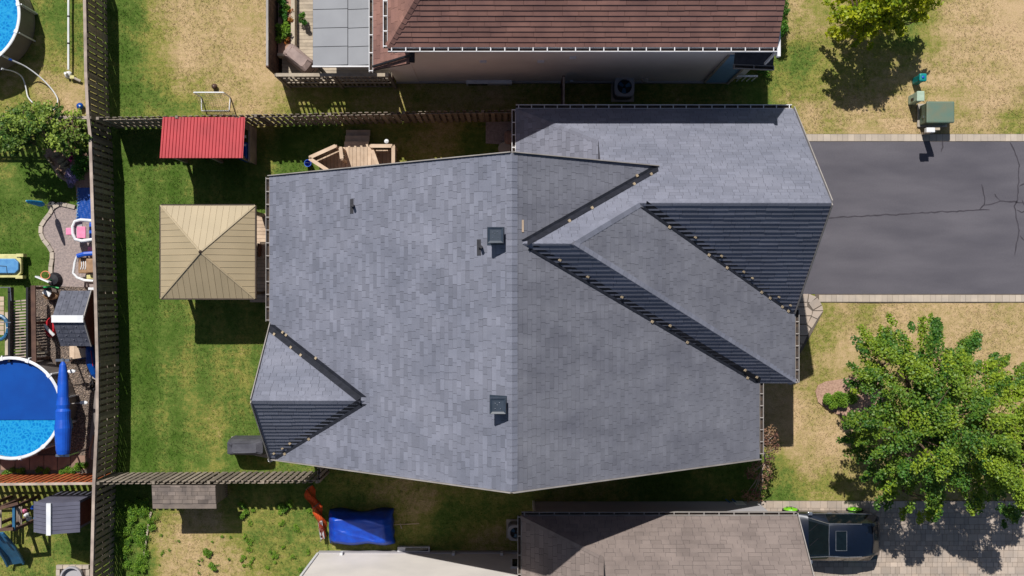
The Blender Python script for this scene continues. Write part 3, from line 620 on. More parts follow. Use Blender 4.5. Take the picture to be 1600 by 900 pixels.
def window(x0, x1, y0, y1, z0, z1, parent):
    mb = MB(); mb.box(x0, x1, y0, y1, z0, z1); f_ = mb.build('window', M_white, parent); e = .06
    mb = MB(); dx = (x1-x0); dy = (y1-y0)
    if dx < dy: mb.box(x0-.006, x1+.006, y0+e, y1-e, z0+e, z1-e)
    else: mb.box(x0+e, x1-e, y0-.006, y1+.006, z0+e, z1-e)
    mb.build('pane', M_glass, f_)
window(8.35, 8.4, -4.9, -3.6, .9, 2.2, house); window(-8.25, -8.2, 0, 1.4, .9, 2.2, house); window(-5, -3.6, 3.8, 3.85, .9, 2.2, house)
mb = MB(); mb.box(8.3, 8.8, -5.05, -3.4, -1, .7); mb.build('bay_base', M_brick, house)
# roof vents and pipes: parts of the house
def boxvent(x, y):
    z = pW(x, y); mb = MB(); w_ = .36
    mb.prism([(x-.26, y-.26), (x+.26, y-.26), (x+.26, y+.26), (x-.26, y+.26)], lambda a, b: pW(a, b)+.0, lambda a, b: pW(a, b)+.03)
    v = mb.build('box_vent', M_vent, house)
    mb = MB(); mb.box(x-.17, x+.17, y-.17, y+.17, z-.2, z+.5); mb.build('vent_neck', M_vent, v)
    zt = z+.48; mb = MB(); a = .245; b = .165
    vs = [(x-a, y-a, zt), (x+a, y-a, zt), (x+a, y+a, zt), (x-a, y+a, zt), (x-a+.02, y-a+.02, zt+.1), (x+a-.02, y-a+.02, zt+.1), (x+a-.02, y+a-.02, zt+.1), (x-a+.02, y+a-.02, zt+.1), (x-b, y-b, zt+.07), (x+b, y-b, zt+.07), (x+b, y+b, zt+.07), (x-b, y+b, zt+.07)]
    fs = [(0,3,2,1), (0,1,5,4), (1,2,6,5), (2,3,7,6), (3,0,4,7), (4,5,9,8), (5,6,10,9), (6,7,11,10), (7,4,8,11), (8,9,10,11)]
    mb.raw(vs, fs); mb.build('vent_hood', M_vent, v)
    mb = MB()
    for q in ((-.08, -.08), (.08, -.08), (-.08, .08), (.05, .1), (-.02, .03)): mb.lathe((x+q[0], y+q[1], zt+.07), [(.01, 0), (.01, .02), (0.001, .024)], 8)
    mb.build('vent_bolts', M_chrome, v)
for q in ((774, 367), (778, 635)):
    z = 8.9; p = P(q[0], q[1], 9.4); boxvent(p.x, p.y)
def pipevent(x, y):
    z = pW(x, y); mb = MB()
    mb.prism([(x-.14, y-.24), (x-.02, y-.24), (x-.02, y+.24), (x-.14, y+.24)], lambda a, b: pW(a, b)+.01, lambda a, b: pW(a, b)+.03)
    o = mb.build('pipe_flashing', M_deckroof, house)
    mb = MB(); mb.tube([(x+.0, y, z-.1), (x+.0, y, z+.33)], .045, 10); mb.tube([(x-.08, y, z+.04), (x+.02, y, z+.1)], .03, 8); mb.build('vent_pipe', M_blackp, o)
for q in ((549, 320, 5.9), (752, 386, 8.6)):
    p = P(*q); pipevent(p.x, p.y)
mb = MB(); p = P(817, 353, 8.9); mb.prism([(p.x-.03, p.y-.18), (p.x+.03, p.y-.18), (p.x+.03, p.y+.18), (p.x-.03, p.y+.18)], lambda a, b: pE(a, b)+.03, lambda a, b: pE(a, b)+.036); mb.build('roof_patch', M_woodlt, house)

# ================================================================== NORTHERN HOUSE (brown roof)
nh = thing('brown_roofed_house', 'two storey cream house with red brown shingled roof and white eaves at the top', 'house', (2, 8, 0))
nS = Plane(0, 7.69, 7.2, 0, .75); nW = Plane(-3.88, 0, 7.2, .97, 0); nL = Plane(-4.77, 0, 4.0, .74, 0)
st = MB(); dk = MB()
qs = [(-3.88,7.69),(8.29,7.69),(8.29,12),(-.55,12)]; qw = [(-3.88,7.69),(-.55,12),(-3.88,12)]
shingles(nh, [qs], nS, M_shb, st, 240, 40, .17, .022, jit=.003, tones=(.2,.4,.5,.6,.8)); shingles(nh, [qw], nW, M_shb, st, 20, 41, .165, .007, jit=.003)
ql = [(-4.77,7.68),(-3.42,7.68),(-3.42,8.1),(-4.0,8.1),(-4.0,12),(-4.77,12)]
ql1 = [(-4.77,8.1),(-4.0,8.1),(-4.0,12),(-4.77,12)]; ql2 = [(-4.77,7.68),(-3.42,7.68),(-3.42,8.1),(-4.77,8.1)]
shingles(nh, [ql1, ql2], nL, M_shb, st, 30, 42, .165, .006, jit=.003)
for i, (q, p_) in enumerate(((qs, nS), (qw, nW), (ql1, nL), (ql2, nL))): deck(dk, q, p_, .14, -.01)
dk.build('roof', M_deckroof, nh); tag(st.build('shingles', M_shb, nh), kind='stuff')
caps(nh, (-3.88, 7.69, 7.2), (-.55, 12, 10.43), M_shb, .46, .77, .13, seed=8)
gutter(nh, (-3.88, 7.67, 7.18), (8.29, 7.67, 7.18), (0, -1, 0), m=M_white, sp=.45)
gutter(nh, (-3.9, 7.67, 7.18), (-3.9, 12, 7.18), (-1, 0, 0), m=M_white, sp=.45)
gutter(nh, (-4.79, 7.6, 3.98), (-4.79, 12, 3.98), (-1, 0, 0), m=M_white, sp=.6)
mb = MB(); mb.box(8.29, 8.39, 7.4, 12, 7.0, 7.2); mb.beam((8.34, 7.62, 7.05), (8.4, 7.62, 5.2), .07, .07); mb.build('side_fascia', M_white, nh)
mb = MB(); mb.box(-3.6, 8.2, 8.08, 13, 0, 7.16); mb.box(-4.4, -3.55, 8.06, 13, 0, 3.9); mb.build('cream_walls', M_wall, nh)
mb = MB(); mb.box(-4.42, 8.22, 8.02, 8.1, 0, .18); mb.build('foundation', M_wallg, nh)
for q in ((755, 98, 3.6), (845, 96, 3.6), (895, 88, 4.2)):
    p = P(*q); mb = MB(); mb.box(p.x-.12, p.x+.12, 8.0, 8.09, p.z-.05, p.z+.06); mb.build('wall_vent', M_white, nh)
mb = MB(); p = P(893, 121, .35); mb.box(p.x-.06, p.x+.06, 8.0, 8.09, .3, .42); mb.build('outlet_box', M_white, nh)
mb = MB(); mb.box(*sorted((P(729,0).x, P(800,0).x)), 7.95, 8.08, .05, .35); ww = mb.build('basement_window', M_white, nh)
mb = MB(); mb.box(P(732,0).x, P(762,0).x, 7.93, 7.96, .1, .3); mb.build('pane', M_glass, ww)
mb = MB(); mb.tube([P(583,104,4.15), P(643,86,5.2), P(644,84,5.2)], .05, 6); mb.beam(P(644,82,5.2), P(644,97,5.0), .17, .1); mb.build('downspout', M_black, nh)
# side porch at the east end
mb = MB(); pp_ = Plane(0, 7.66, 4.9, 0, .5); q = [(7.45,7.66),(8.75,7.6),(8.75,8.2),(7.45,8.2)]
mb.prism(q, lambda a, b: pp_(a, b)-.14, lambda a, b: pp_(a, b)); pr = mb.build('porch_roof', M_deckroof, nh)
gutter(nh, (7.42, 7.66, 4.88), (8.78, 7.6, 4.88), (0, -1, 0), m=M_gutter, sp=.7)
M_blueshade = mat('blue_shade_siding', rgb(128, 170, 205), rgb(116, 160, 196), rough=.6)  # white siding with the sky-blue tint of shade put into its colour
mb = MB(); mb.box(7.38, 8.2, 8.03, 8.085, .05, 4.5); mb.build('shaded_siding_panel', M_blueshade, nh)
mb = MB(); mb.box(7.3, 7.38, 8.02, 8.085, .05, 4.5); mb.box(8.2, 8.28, 7.98, 8.085, .05, 4.7); mb.build('entry_trim', M_conc, nh)
mb = MB(); mb.box(8.28, 8.75, 8.2, 8.3, .05, 4.7); mb.build('recess_wall', M_whitep, nh)
mb = MB(); mb.beam(P(1143,119,.9), P(1184,119,.9), .06, .07); mb.beam(P(1143,119,.9), P(1164,88,1.6), .06, .07)
for k in range(6): a = P(1143+8*k, 119, .9); mb.beam(a, Vector((a.x, a.y, 0)), .03, .03, up=(1, 0, 0))
mb.build('porch_railing', M_white, nh)
# grey panelled patio cover, its own structure
pc = thing('patio_cover', 'flat grey panelled patio cover attached to the west side of the brown roofed house', 'awning', (-7, 9, 0))
zc = 3.0; A = P(488.5, 102.5, zc); B = P(577, 100, zc)
for r_ in range(5):
    for c_ in range(2):
        xa, xb = ((A.x, P(543.5, 0, zc).x) if c_ == 0 else (P(543.5, 0, zc).x, B.x)); y0 = A.y+r_*.66; mb = MB()
        mb.prism([(xa+.012, y0+.012+(.0)), (xb-.012, y0+.012+.03), (xb-.012, y0+.65+.03), (xa+.012, y0+.65)], zc-.03, zc+.0+.002*c_); mb.build('panel', M_panel, pc)
mb = MB(); mb.box(A.x-.02, B.x+.03, A.y-.05, A.y+.0, zc-.1, zc+.02); mb.box(B.x, B.x+.04, A.y, A.y+3.4, zc-.1, zc+.03); mb.build('edge_trim', M_white, pc)
mb = MB(); mb.box(A.x, B.x, A.y, A.y+3.4, zc-.08, zc-.04)
for x in (A.x+.1, B.x-.1): mb.box(x-.05, x+.05, A.y+.05, A.y+.15, 0, zc-.08)
mb.build('frame', M_black, pc)
# deck, planter and privacy fence west of it
nd = thing('wood_deck', 'raised weathered deck with lengthwise pale boards beside the grey patio cover', 'deck', (-7.8, 9, 0))
y = 7.95
while y < 12:
    mb = MB(); mb.box(-8.62, -4.5, y+.004, y+.125, .8, .84); mb.build('board', M_woodgy, nd); y += .13
mb = MB(); mb.box(-8.6, -4.5, 7.97, 12, .1, .79); mb.build('frame', M_wooddk, nd)
pf = fence('deck_screen', 'tall brown privacy screen with white top rail left of the covered barbecue', [(-8.78, 13.0), (-8.78, 8.16)], 2.45, cap=M_gutter, capw=.08, m=M_wooddk, mr=M_wooddk, both=False, side=1, spacing=.15, seed=11, offs=.03)
pf2 = fence('deck_railing', 'picket railing with pale top rail below the covered barbecue and grey patio cover', [(-8.5, 7.86), (-4.45, 7.86)], 2.3, cap=M_woodgy, capw=.12, both=False, side=1, spacing=.17, bw=.07, seed=12, offs=.02)
pl_ = thing('planter_box', 'long narrow planter with a pale wooden edge between the deck screen and the boards', 'planter', (-8.2, 9, .84))
mb = MB(); x0 = P(455, 0, 1.2).x; mb.box(x0, x0+.14, 8.9, 12, .85, 1.25); mb.build('edge_board', M_woodgy, pl_)
mb = MB(); mb.box(-8.7, x0, 8.9, 12, .85, 1.15); mb.build('soil', M_mulch, pl_)
mb = MB(); mb.box(-8.7, x0+.14, 8.8, 8.9, .85, 1.25); mb.build('end_board', M_woodgy, pl_)

# ================================================================== SOUTHERN HOUSE (taupe roof)
sh = thing('taupe_roofed_house', 'white sided house with taupe shingled roof crossed by a pointed shadow', 'house', (4, -9, 0))
tN = Plane(0, -7.66, 4.0, 0, -1.16); tW = Plane(.33, 0, 4.0, .46, 0)
st = MB(); dk = MB()
q1 = [(3.05,-8.745),(3.05,-7.66),(9.8,-7.66),(9.8,-11),(3.05,-11)]; q2 = [(.33,-7.66),(3.05,-8.745),(3.05,-7.66)]; q3 = [(.33,-7.66),(.33,-11),(3.05,-11),(3.05,-8.745)]
shingles(sh, [[(3.05,-7.66),(9.8,-7.66),(9.8,-11),(3.05,-11)], q2], tN, M_sht, st, 180, 50, .165, .006, jit=.004, tones=(.2,.4,.5,.6,.8))
shingles(sh, [q3], tW, M_sht, st, 60, 51, .165, .008, jit=.003)
deck(dk, [(3.05,-7.66),(9.8,-7.66),(9.8,-11),(3.05,-11)], tN); deck(dk, q2, tN); deck(dk, q3, tW, .14, -.012)
dk.build('roof', M_deckroof, sh); tag(st.build('shingles', M_sht, sh), kind='stuff')
caps(sh, (.33, -7.66, 4.0), (3.05, -8.745, 5.25), M_sht, .17, 1.08, .12, seed=9)
gutter(sh, (.33, -7.64, 3.98), (9.78, -7.64, 3.98), (0, 1, 0), sp=.5, w_=.11)
gutter(sh, (.31, -7.66, 3.98), (.31, -11, 3.98), (-1, 0, 0), sp=.6, w_=.11)
mb = MB(); mb.beam((9.82, -7.6, 3.97), (9.82, -11, 7.85), .03, .16); mb.build('fascia', M_gutter, sh)
mb = MB(); mb.box(.82, 9.35, -13, -7.98, 0, 3.9); mb.build('siding_core', M_wallg, sh)
mb = MB(); mb.box(-7.35, .9, -13, -9.93, 0, 6.4); mb.build('side_wall_core', M_wallw, sh)
def laps(x0, x1, y, z0, z1, m, parent, step=.11):
    mb = MB(); z = z0
    while z < z1: mb.raw([(x0, y, z), (x1, y, z), (x1, y-.015+.001, z+step), (x0, y-.015+.001, z+step), (x0, y-.015, z), (x1, y-.015, z)], [(1, 0, 3, 2), (0, 1, 5, 4)]); z += step
    return tag(mb.build('siding', m, parent), kind='stuff')
laps(-7.36, .88, -9.9, .3, 6.35, M_wallw, sh); laps(.82, 9.35, -7.955, .15, 3.85, M_wallg, sh)
mb = MB(); mb.box(-7.38, .85, -9.92, -9.86, 0, .3); mb.build('foundation', M_wallg, sh)
mb = MB(); mb.box(-7.42, -7.34, -9.98, -9.86, .3, 6.4); mb.box(.78, .86, -8.03, -7.92, .1, 3.9); mb.build('corner_trim', M_whitep, sh)
mb = MB(); mb.box(-7.8, -7.2, -10.6, -9.8, 6.4, 6.5); mb.build('eave', M_white, sh)
window(-.05, .55, -9.9, -9.83, 1.3, 2.4, sh)
for q in ((535, 869), (709, 865), (784, 867)):
    a = P(*q, .3); mb = MB(); mb.box(a.x-.05, a.x+.05, -9.9, -9.8, .32, .6); mb.build('wall_vent', M_white, sh)
mb = MB(); a = P(622, 863); b = P(672, 863); mb.box(a.x, b.x, -9.86, -9.68, .02, .2); wl_ = mb.build('window_well', M_white, sh)
mb = MB(); mb.box(a.x+.3, b.x-.05, -9.82, -9.7, .17, .215); mb.build('pane', M_glass, wl_)

# ================================================================== FRONT: utility boxes
def rbox(name, x0, x1, y0, y1, z0, z1, m, parent, bev=.03):
    mb = MB(); mb.box(x0, x1, y0, y1, z0, z1); return mb.build(name, m, parent, bevel=bev)
tb = thing('transformer_box', 'large dark green utility transformer box with rust marks beside the driveway', 'utility box', (15.2, 6.4, 0))
a = P(1448, 192, .85); b = P(1492, 158, .85); rbox('lid', a.x, b.x, a.y, b.y, .72, .85, M_green_tr, tb, .05); rbox('cabinet', a.x+.04, b.x-.04, a.y+.04, b.y-.04, .05, .72, M_green_tr, tb, .02)
rbox('pad', a.x-.04, b.x+.05, a.y-.03, b.y+.05, 0, .08, M_conc, tb); mb = MB(); mb.box(a.x+.015, a.x+.03, a.y+.25, a.y+.33, .4, .5); mb.build('latch', M_chrome, tb)
tb = thing('utility_pedestal', 'small pale green utility pedestal between the teal one and the dark transformer box', 'utility box', (15, 7.5, 0))
a = P(1433, 158, .9); b = P(1445, 142, .9); rbox('cap', a.x, b.x, a.y, b.y, .8, .9, M_green_lt, tb); rbox('body', a.x+.01, b.x-.03, a.y+.02, b.y-.02, 0, .8, M_green_lt, tb)
mb = MB(); mb.box(a.x-.002, a.x+.008, a.y+.1, a.y+.2, .3, .55); mb.build('label_plate', M_black, tb)
tb = thing('cable_pedestal', 'small teal cable pedestal standing in the dry lawn beside the tree shadow', 'utility box', (15.2, 8.3, 0))
a = P(1437, 127, .8); b = P(1449, 114, .8); rbox('cap', a.x, b.x, a.y, b.y, .62, .8, M_teal, tb, .06); rbox('body', a.x+.03, b.x-.03, a.y+.03, b.y-.03, 0, .62, M_teal, tb); mb = MB(); c_ = (a+b)/2; mb.lathe((c_.x-.02, c_.y, .8), [(.05, 0), (.05, .03), (0.001, .04)], 10); mb.build('knob', M_blue, tb)
tb = thing('meter_post', 'short post with a white meter box in front of the dark transformer box', 'utility box', (15.0, 6.1, 0))
a = P(1440, 211); mb = MB(); mb.box(a.x-.02, a.x+.2, a.y, a.y+.09, 0, 1.2); mb.build('post', M_woodgy, tb); mb = MB(); b = P(1450, 205, 1.2); mb.box(b.x-.1, b.x+.22, b.y-.06, b.y+.12, 1.1, 1.32); mb.build('meter_box', M_whitep, tb, bevel=.02); mb = MB(); mb.box(b.x-.1, b.x+.05, b.y-.075, b.y-.06, 1.1, 1.3); mb.build('cover', M_woodlt, tb)

# ================================================================== CAR
car = thing('parked_car', 'dark navy hatchback with lime green wheels and a sunroof on the paved driveway', 'car', (11.8, -9.1, 0))
cx, cy = 11.8, -9.12
# stations: x, half width low, half width belt, z belt, half width roof, z roof
ST = [(-2.05,.60,.62,.62,.55,.66),(-1.9,.78,.78,.74,.66,.78),(-1.4,.85,.86,.86,.72,.92),(-1.0,.86,.87,.92,.74,1.0),(-.75,.86,.87,.95,.72,1.05),(-.1,.86,.87,.97,.60,1.44),(.5,.86,.87,.98,.60,1.50),(1.1,.86,.87,.99,.59,1.47),(1.55,.85,.86,1.0,.57,1.36),(1.85,.79,.80,.98,.60,1.08),(1.97,.70,.71,.84,.56,.88),(2.04,.55,.56,.7,.45,.72)]
def ring(x, wl_, wb, zb, wr, zr):
    return [(-wl_, .22), (-wl_-.02, .5), (-wb, zb), (-wr-.03, zr-.05), (-wr+.08, zr), (0, zr+.02), (wr-.08, zr), (wr+.03, zr-.05), (wb, zb), (wl_+.02, .5), (wl_, .22), (0, .18)]
rings = [[(cx+s[0], cy+y_, z_) for y_, z_ in ring(*s)] for s in ST]
def loft(sel, name, m, ex=0.0):
    mb = MB(); 
    for i in range(len(rings)-1):
        for k in range(12):
            if sel(i, k): 
                a, b, c, d_ = rings[i][k], rings[i+1][k], rings[i+1][(k+1) % 12], rings[i][(k+1) % 12]; mb.poly([a, d_, c, b])
    return mb
def isglass(i, k): 
    if i in (5, 6, 7) and k in (2, 7): return True
    if i == 8 and k in (2, 7): return True
    if i == 4 and k in (3, 4, 5, 6): return True
    if i in (8, 9) and k in (4, 5) : return i == 8
    return False
mb = loft(lambda i, k: not isglass(i, k), 'b', None); mb.poly(rings[0][::-1]); mb.poly(rings[-1])
body = mb.build('body', M_car, car)
bmx = bmesh.new(); bmx.from_mesh(body.data); bmesh.ops.remove_doubles(bmx, verts=bmx.verts, dist=.001); bmesh.ops.recalc_face_normals(bmx, faces=bmx.faces); bmx.to_mesh(body.data); bmx.free()
body.modifiers.new('bevel', 'BEVEL').width = .02; body.data.polygons.foreach_set('use_smooth', [True]*len(body.data.polygons))
def gl(faces, nm):
    mb = MB()
    for i, k in faces: mb.poly([rings[i][k], rings[i][(k+1) % 12], rings[i+1][(k+1) % 12], rings[i+1][k]])
    return mb.build(nm, M_glass, car)
gl([(4,3),(4,4),(4,5),(4,6)], 'windscreen'); gl([(8,4),(8,5)], 'rear_window'); gl([(i,2) for i in (5,6,7,8)], 'side_window'); gl([(i,7) for i in (5,6,7,8)], 'side_window')
def frame(pts, r_, nm, m, par): mb = MB(); mb.tube(pts+[pts[0]], r_, 6); return mb.build(nm, m, par)
sx0, sx1, sw = cx+.12, cx+.52, .36; zz = 1.515
mb = MB(); mb.box(sx0, sx1, cy-sw, cy+sw, 1.5, 1.522); sr = mb.build('sunroof', M_glass, car); frame([(sx0, cy-sw, 1.525), (sx1, cy-sw, 1.53), (sx1, cy+sw, 1.53), (sx0, cy+sw, 1.525)], .014, 'sunroof_frame', M_chrome, sr)
mb = MB(); mb.tube([(cx-.75, cy+.74, 1.02), (cx-.1, cy+.60, 1.42), (cx+.5, cy+.61, 1.49), (cx+1.1, cy+.60, 1.46)], .014, 6); mb.tube([(cx-.75, cy-.74, 1.02), (cx-.1, cy-.60, 1.42), (cx+.5, cy-.61, 1.49), (cx+1.1, cy-.60, 1.46)], .014, 6); mb.tube([(cx-.1, cy-.56, 1.45), (cx-.12, cy, 1.475), (cx-.1, cy+.56, 1.45)], .012, 6); mb.build('roof_trim', M_chrome, car)
mb = MB(); mb.tube([(cx-.8, cy+.88, .97), (cx+.5, cy+.89, .99), (cx+1.6, cy+.87, 1.0)], .01, 6); mb.build('belt_trim', M_chrome, car)
for x_ in (-1.22, 1.22):
    for s_ in (1, -1):
        wy = cy+s_*.80; mb = MB(); pr_ = []
        mb.tube([(cx+x_, wy-s_*.12, .31), (cx+x_, wy+s_*.10, .31)], .31, 24); wo = mb.build('wheel', M_tyre, car)
        mb = MB(); n = 24
        mb.lathe((0, 0, 0), [(.27, 0), (.25, .05), (.1, .09), (.001, .1)], 24); mb.v = [(cx+x_+a, wy+s_*(.095+c), .31+b) for a, b, c in mb.v]; mb.build('rim', M_lime, wo)
        mb = MB(); mb.tube([(cx+x_, wy+s_*.19, .31), (cx+x_, wy+s_*.2, .31)], .05, 12)
        for k in range(5): t_ = k*2*math.pi/5+.3; mb.beam((cx+x_+.09*math.cos(t_), wy+s_*.185, .31+.09*math.sin(t_)), (cx+x_+.2*math.cos(t_), wy+s_*.165, .31+.2*math.sin(t_)), .02, .02, up=(0, 1, 0))
        mb.build('hub', M_black, wo)
for s_ in (1, -1):
    mb = MB(); mb.box(cx-.78, cx-.6, cy+s_*.9-.07, cy+s_*.9+.07, .95, 1.08); mb.build('door_mirror', M_chrome, car, bevel=.03)
    mb = MB(); mb.box(cx+1.93, cx+2.0, cy+s_*.62-.08, cy+s_*.62+.08, .66, .78); mb.build('tail_light', M_red2, car, bevel=.02)
    mb = MB(); mb.box(cx-1.98, cx-1.86, cy+s_*.58-.14, cy+s_*.58+.14, .6, .72); mb.build('headlight', M_chrome, car, bevel=.02)
    for x_ in (0.0, .8): mb = MB(); mb.box(cx+x_, cx+x_+.18, cy+s_*.885-.012, cy+s_*.885+.012, .84, .87); mb.build('door_handle', M_chrome, car)
for s_ in (-.3, .25): mb = MB(); mb.tube([(cx-.72, cy+s_, 1.085), (cx-.45, cy+s_+.32, 1.25)], .012, 5); mb.build('wiper', M_black, car)
mb = MB(); mb.tube([(cx+1.52, cy-.5, 1.385), (cx+1.56, cy, 1.4), (cx+1.52, cy+.5, 1.385)], .016, 6); mb.build('rear_seam', M_black, car)
mb = MB(); mb.tube([(cx+1.3, cy+.3, 1.45), (cx+1.22, cy+.3, 1.62)], .008, 5); mb.build('aerial', M_black, car)
for s_ in (1, -1): mb = MB(); mb.tube([(cx+.38, cy+s_*.885, .5), (cx+.42, cy+s_*.885, .97)], .007, 5); mb.build('door_seam', M_black, car)
mb = MB(); mb.box(cx-.72, cx-.2, cy-.45, cy+.45, .78, .86); mb.box(cx-.3, cx+.1, cy-.5, cy-.1, .6, 1.1); mb.box(cx-.3, cx+.1, cy+.1, cy+.5, .6, 1.1); mb.build('interior', M_blackp, car)

# ================================================================== BACK YARD THINGS
# red roofed shelter
t = thing('garden_shelter', 'open shelter with ribbed red metal roof against the top fence of the back yard', 'shelter', (-11.2, 5.6, 0))
x0, x1, y0, y1 = -12.7, -9.7, 4.87, 6.40; rp = Plane(0, y1, 1.98, 0, -.21); mb = MB(); n = 25; w_ = (x1-x0)/n
prof = [(0, 0), (.30, 0), (.42, .035), (.62, .035), (.74, 0)]
for i in range(n):
    for (a, za), (b, zb) in zip(prof, prof[1:]+[(1, 0)]):
        xa, xb = x0+(i+a)*w_, x0+(i+b)*w_; mb.poly([(xa, y0, rp(0, y0)+za), (xb, y0, rp(0, y0)+zb), (xb, y1, rp(0, y1)+zb), (xa, y1, rp(0, y1)+za)])
mb.build('roof_sheet', M_red, t)
mb = MB(); mb.box(x0+.02, x1-.02, y0+.02, y0+.07, 2.12, 2.2); mb.build('front_beam', M_wood, t)
mb = MB(); mb.box(x0+.02, x1-.02, y1-.1, y1-.05, 1.8, 1.93); mb.build('rear_beam', M_wood, t)
for x in (x0+.25, x0+1.6, x1-.25): mb = MB(); mb.box(x-.05, x+.05, y0+.1, y0+.2, 0, 2.15); mb.build('post', M_wood, t)
for k in range(12): mb = MB(); a = x0+.3+k*.22; mb.box(a, a+.2, y1-.12, y1-.1, 0, 1.85); mb.build('back_board', M_wood, t)
mb = MB(); mb.box(x1-.12, x1-.08, y0+.05, y1-.08, 0, 1.05); mb.build('end_wall', M_wood2, t)
mb = MB(); mb.box(x1-.12, x1-.06, y0+.05, y1-.08, 1.05, 1.1); mb.build('sill', M_wood2, t)
mb = MB(); mb.box(x1-.12, x1-.08, y1-.35, y1-.08, 1.1, 1.85); mb.build('end_panel', M_wood, t)
sf = thing('storage_bin', 'blue storage bin with white lids inside the red roofed shelter', 'bin', (-10, 5.5, 0))
mb = MB(); mb.box(-10.2, -9.84, 5.0, 5.6, 0.02, 1.25); mb.build('body', M_solar, sf, bevel=.03); mb = MB(); mb.box(-10.12, -9.86, 5.45, 5.52, 1.25, 1.3); mb.box(-10.0, -9.86, 5.75, 5.85, 1.2, 1.3); mb.build('lid', M_whitep, sf)
# gazebo
t = thing('gazebo', 'square gazebo with tan standing seam metal roof and brown frame on the lawn', 'gazebo', (-10.93, 1.48, 0))
x0, x1, y0, y1 = -12.63, -9.24, -.19, 3.15; ez = 2.4; cx_, cy_ = -10.95, 1.45; az = 3.22
A_ = Vector((cx_, cy_, az)); cor = [Vector((x0, y0, ez)), Vector((x1, y0, ez)), Vector((x1, y1, ez)), Vector((x0, y1, ez))]
for s_ in range(4):
    a, b = cor[s_], cor[(s_+1) % 4]; n = 15; d = (b-a); L = d.length; du = d.normalized(); inn = Vector((-du.y, du.x, 0)); dep = (A_-a).dot(inn); ta = (A_-a).dot(du)
    def top(u_):   # height along the slope (0..1) at which this seam meets a hip
        return u_/ta if u_ < ta else (L-u_)/(L-ta)
    for i in range(n):
        ua, ub = L*i/n, L*(i+1)/n
        def pt(u_, f): q = a+du*u_+inn*dep*f; return Vector((q.x, q.y, ez+(az-ez)*f))
        us_ = [ua, ub] if not (ua < ta < ub) else [ua, ta, ub]
        tp = [pt(u_, top(u_)) for u_ in us_][::-1]; lo = [pt(ua, 0), pt(ub, 0)]
        q = lo+tp; q = [p for j, p in enumerate(q) if (p-q[j-1]).length > 1e-4]
        if len(q) < 3: continue
        c = sum(q, Vector())/len(q); mb = MB(); nq = [c+(p-c)*0.995 for p in q]; m_ = len(nq)
        mb.raw(nq+[p-Vector((0, 0, .02)) for p in nq], [tuple(range(m_)), tuple(range(m_, 2*m_))[::-1]]+[(k, m_+k, m_+(k+1) % m_, (k+1) % m_) for k in range(m_)])
        e = Vector((0, 0, .008)); pa, pb = pt(ua, 0)+e, pt(ua, top(ua))+e
        if (pb-pa).length > .05: mb.beam(pa, pb, .014, .014)
        mb.build('roof_panel', M_tanmetal, t)
    mb = MB(); mb.beam(a+Vector((0, 0, .0)), A_+Vector((0, 0, .01)), .06, .04); mb.build('hip_cap', M_tanmetal, t)
    mb = MB(); mb.beam(a-inn*.02+Vector((0, 0, -.05)), b-inn*.02+Vector((0, 0, -.05)), .05, .1); mb.build('eave_frame', M_brownmetal, t)
    q = a+(A_-a)*.12; mb = MB(); mb.box(q.x-.06, q.x+.06, q.y-.06, q.y+.06, 0, ez); mb.build('post', M_brownmetal, t)
mb = MB(); mb.lathe((cx_, cy_, az-.02), [(.07, 0), (.06, .05), (.02, .08), (0.001, .1)], 10); mb.build('finial', M_brownmetal, t)
# rear deck and its steps under the gazebo's edge
t = thing('rear_deck', 'low wooden deck squeezed between the gazebo and the rear wall', 'deck', (-9, 1.5, 0))
y = -.35
while y < 2.95: mb = MB(); mb.box(-9.95, -8.3, y+.004, y+.13, .3, .335); mb.build('board', M_woodlt, t); y += .135
mb = MB(); mb.box(-9.93, -8.3, -.33, 2.93, .02, .3); mb.build('frame', M_wooddk, t)
t = thing('garden_chair', 'brown wooden armchair on the rear deck beside the gazebo roof', 'chair', (-9.15, 1.6, .34))
mb = MB(); mb.box(-9.42, -8.95, 1.35, 1.85, .68, .72); mb.build('seat', M_woodlt, t); mb = MB(); mb.box(-9.46, -9.42, 1.35, 1.85, .72, 1.2); mb.build('backrest', M_wooddk, t)
for a in (-9.42, -8.99):
    for b in (1.36, 1.81): mb = MB(); mb.box(a, a+.04, b, b+.04, .335, .68); mb.build('leg', M_wooddk, t)
for b in (1.32, 1.85): mb = MB(); mb.box(-9.42, -8.95, b, b+.05, .92, .95); mb.build('armrest', M_woodlt, t)
t = thing('wooden_step', 'pale wooden step against the rear wall below the gable of the grey house', 'step', (-8.6, -2.8, 0))
for k in range(6): mb = MB(); mb.box(-9.55+k*.14, -9.42+k*.14, -3.35, -2.35, .25, .28); mb.build('board', M_woodlt, t)
mb = MB(); mb.box(-9.53, -8.72, -3.33, -2.37, 0, .25); mb.build('frame', M_wood, t)
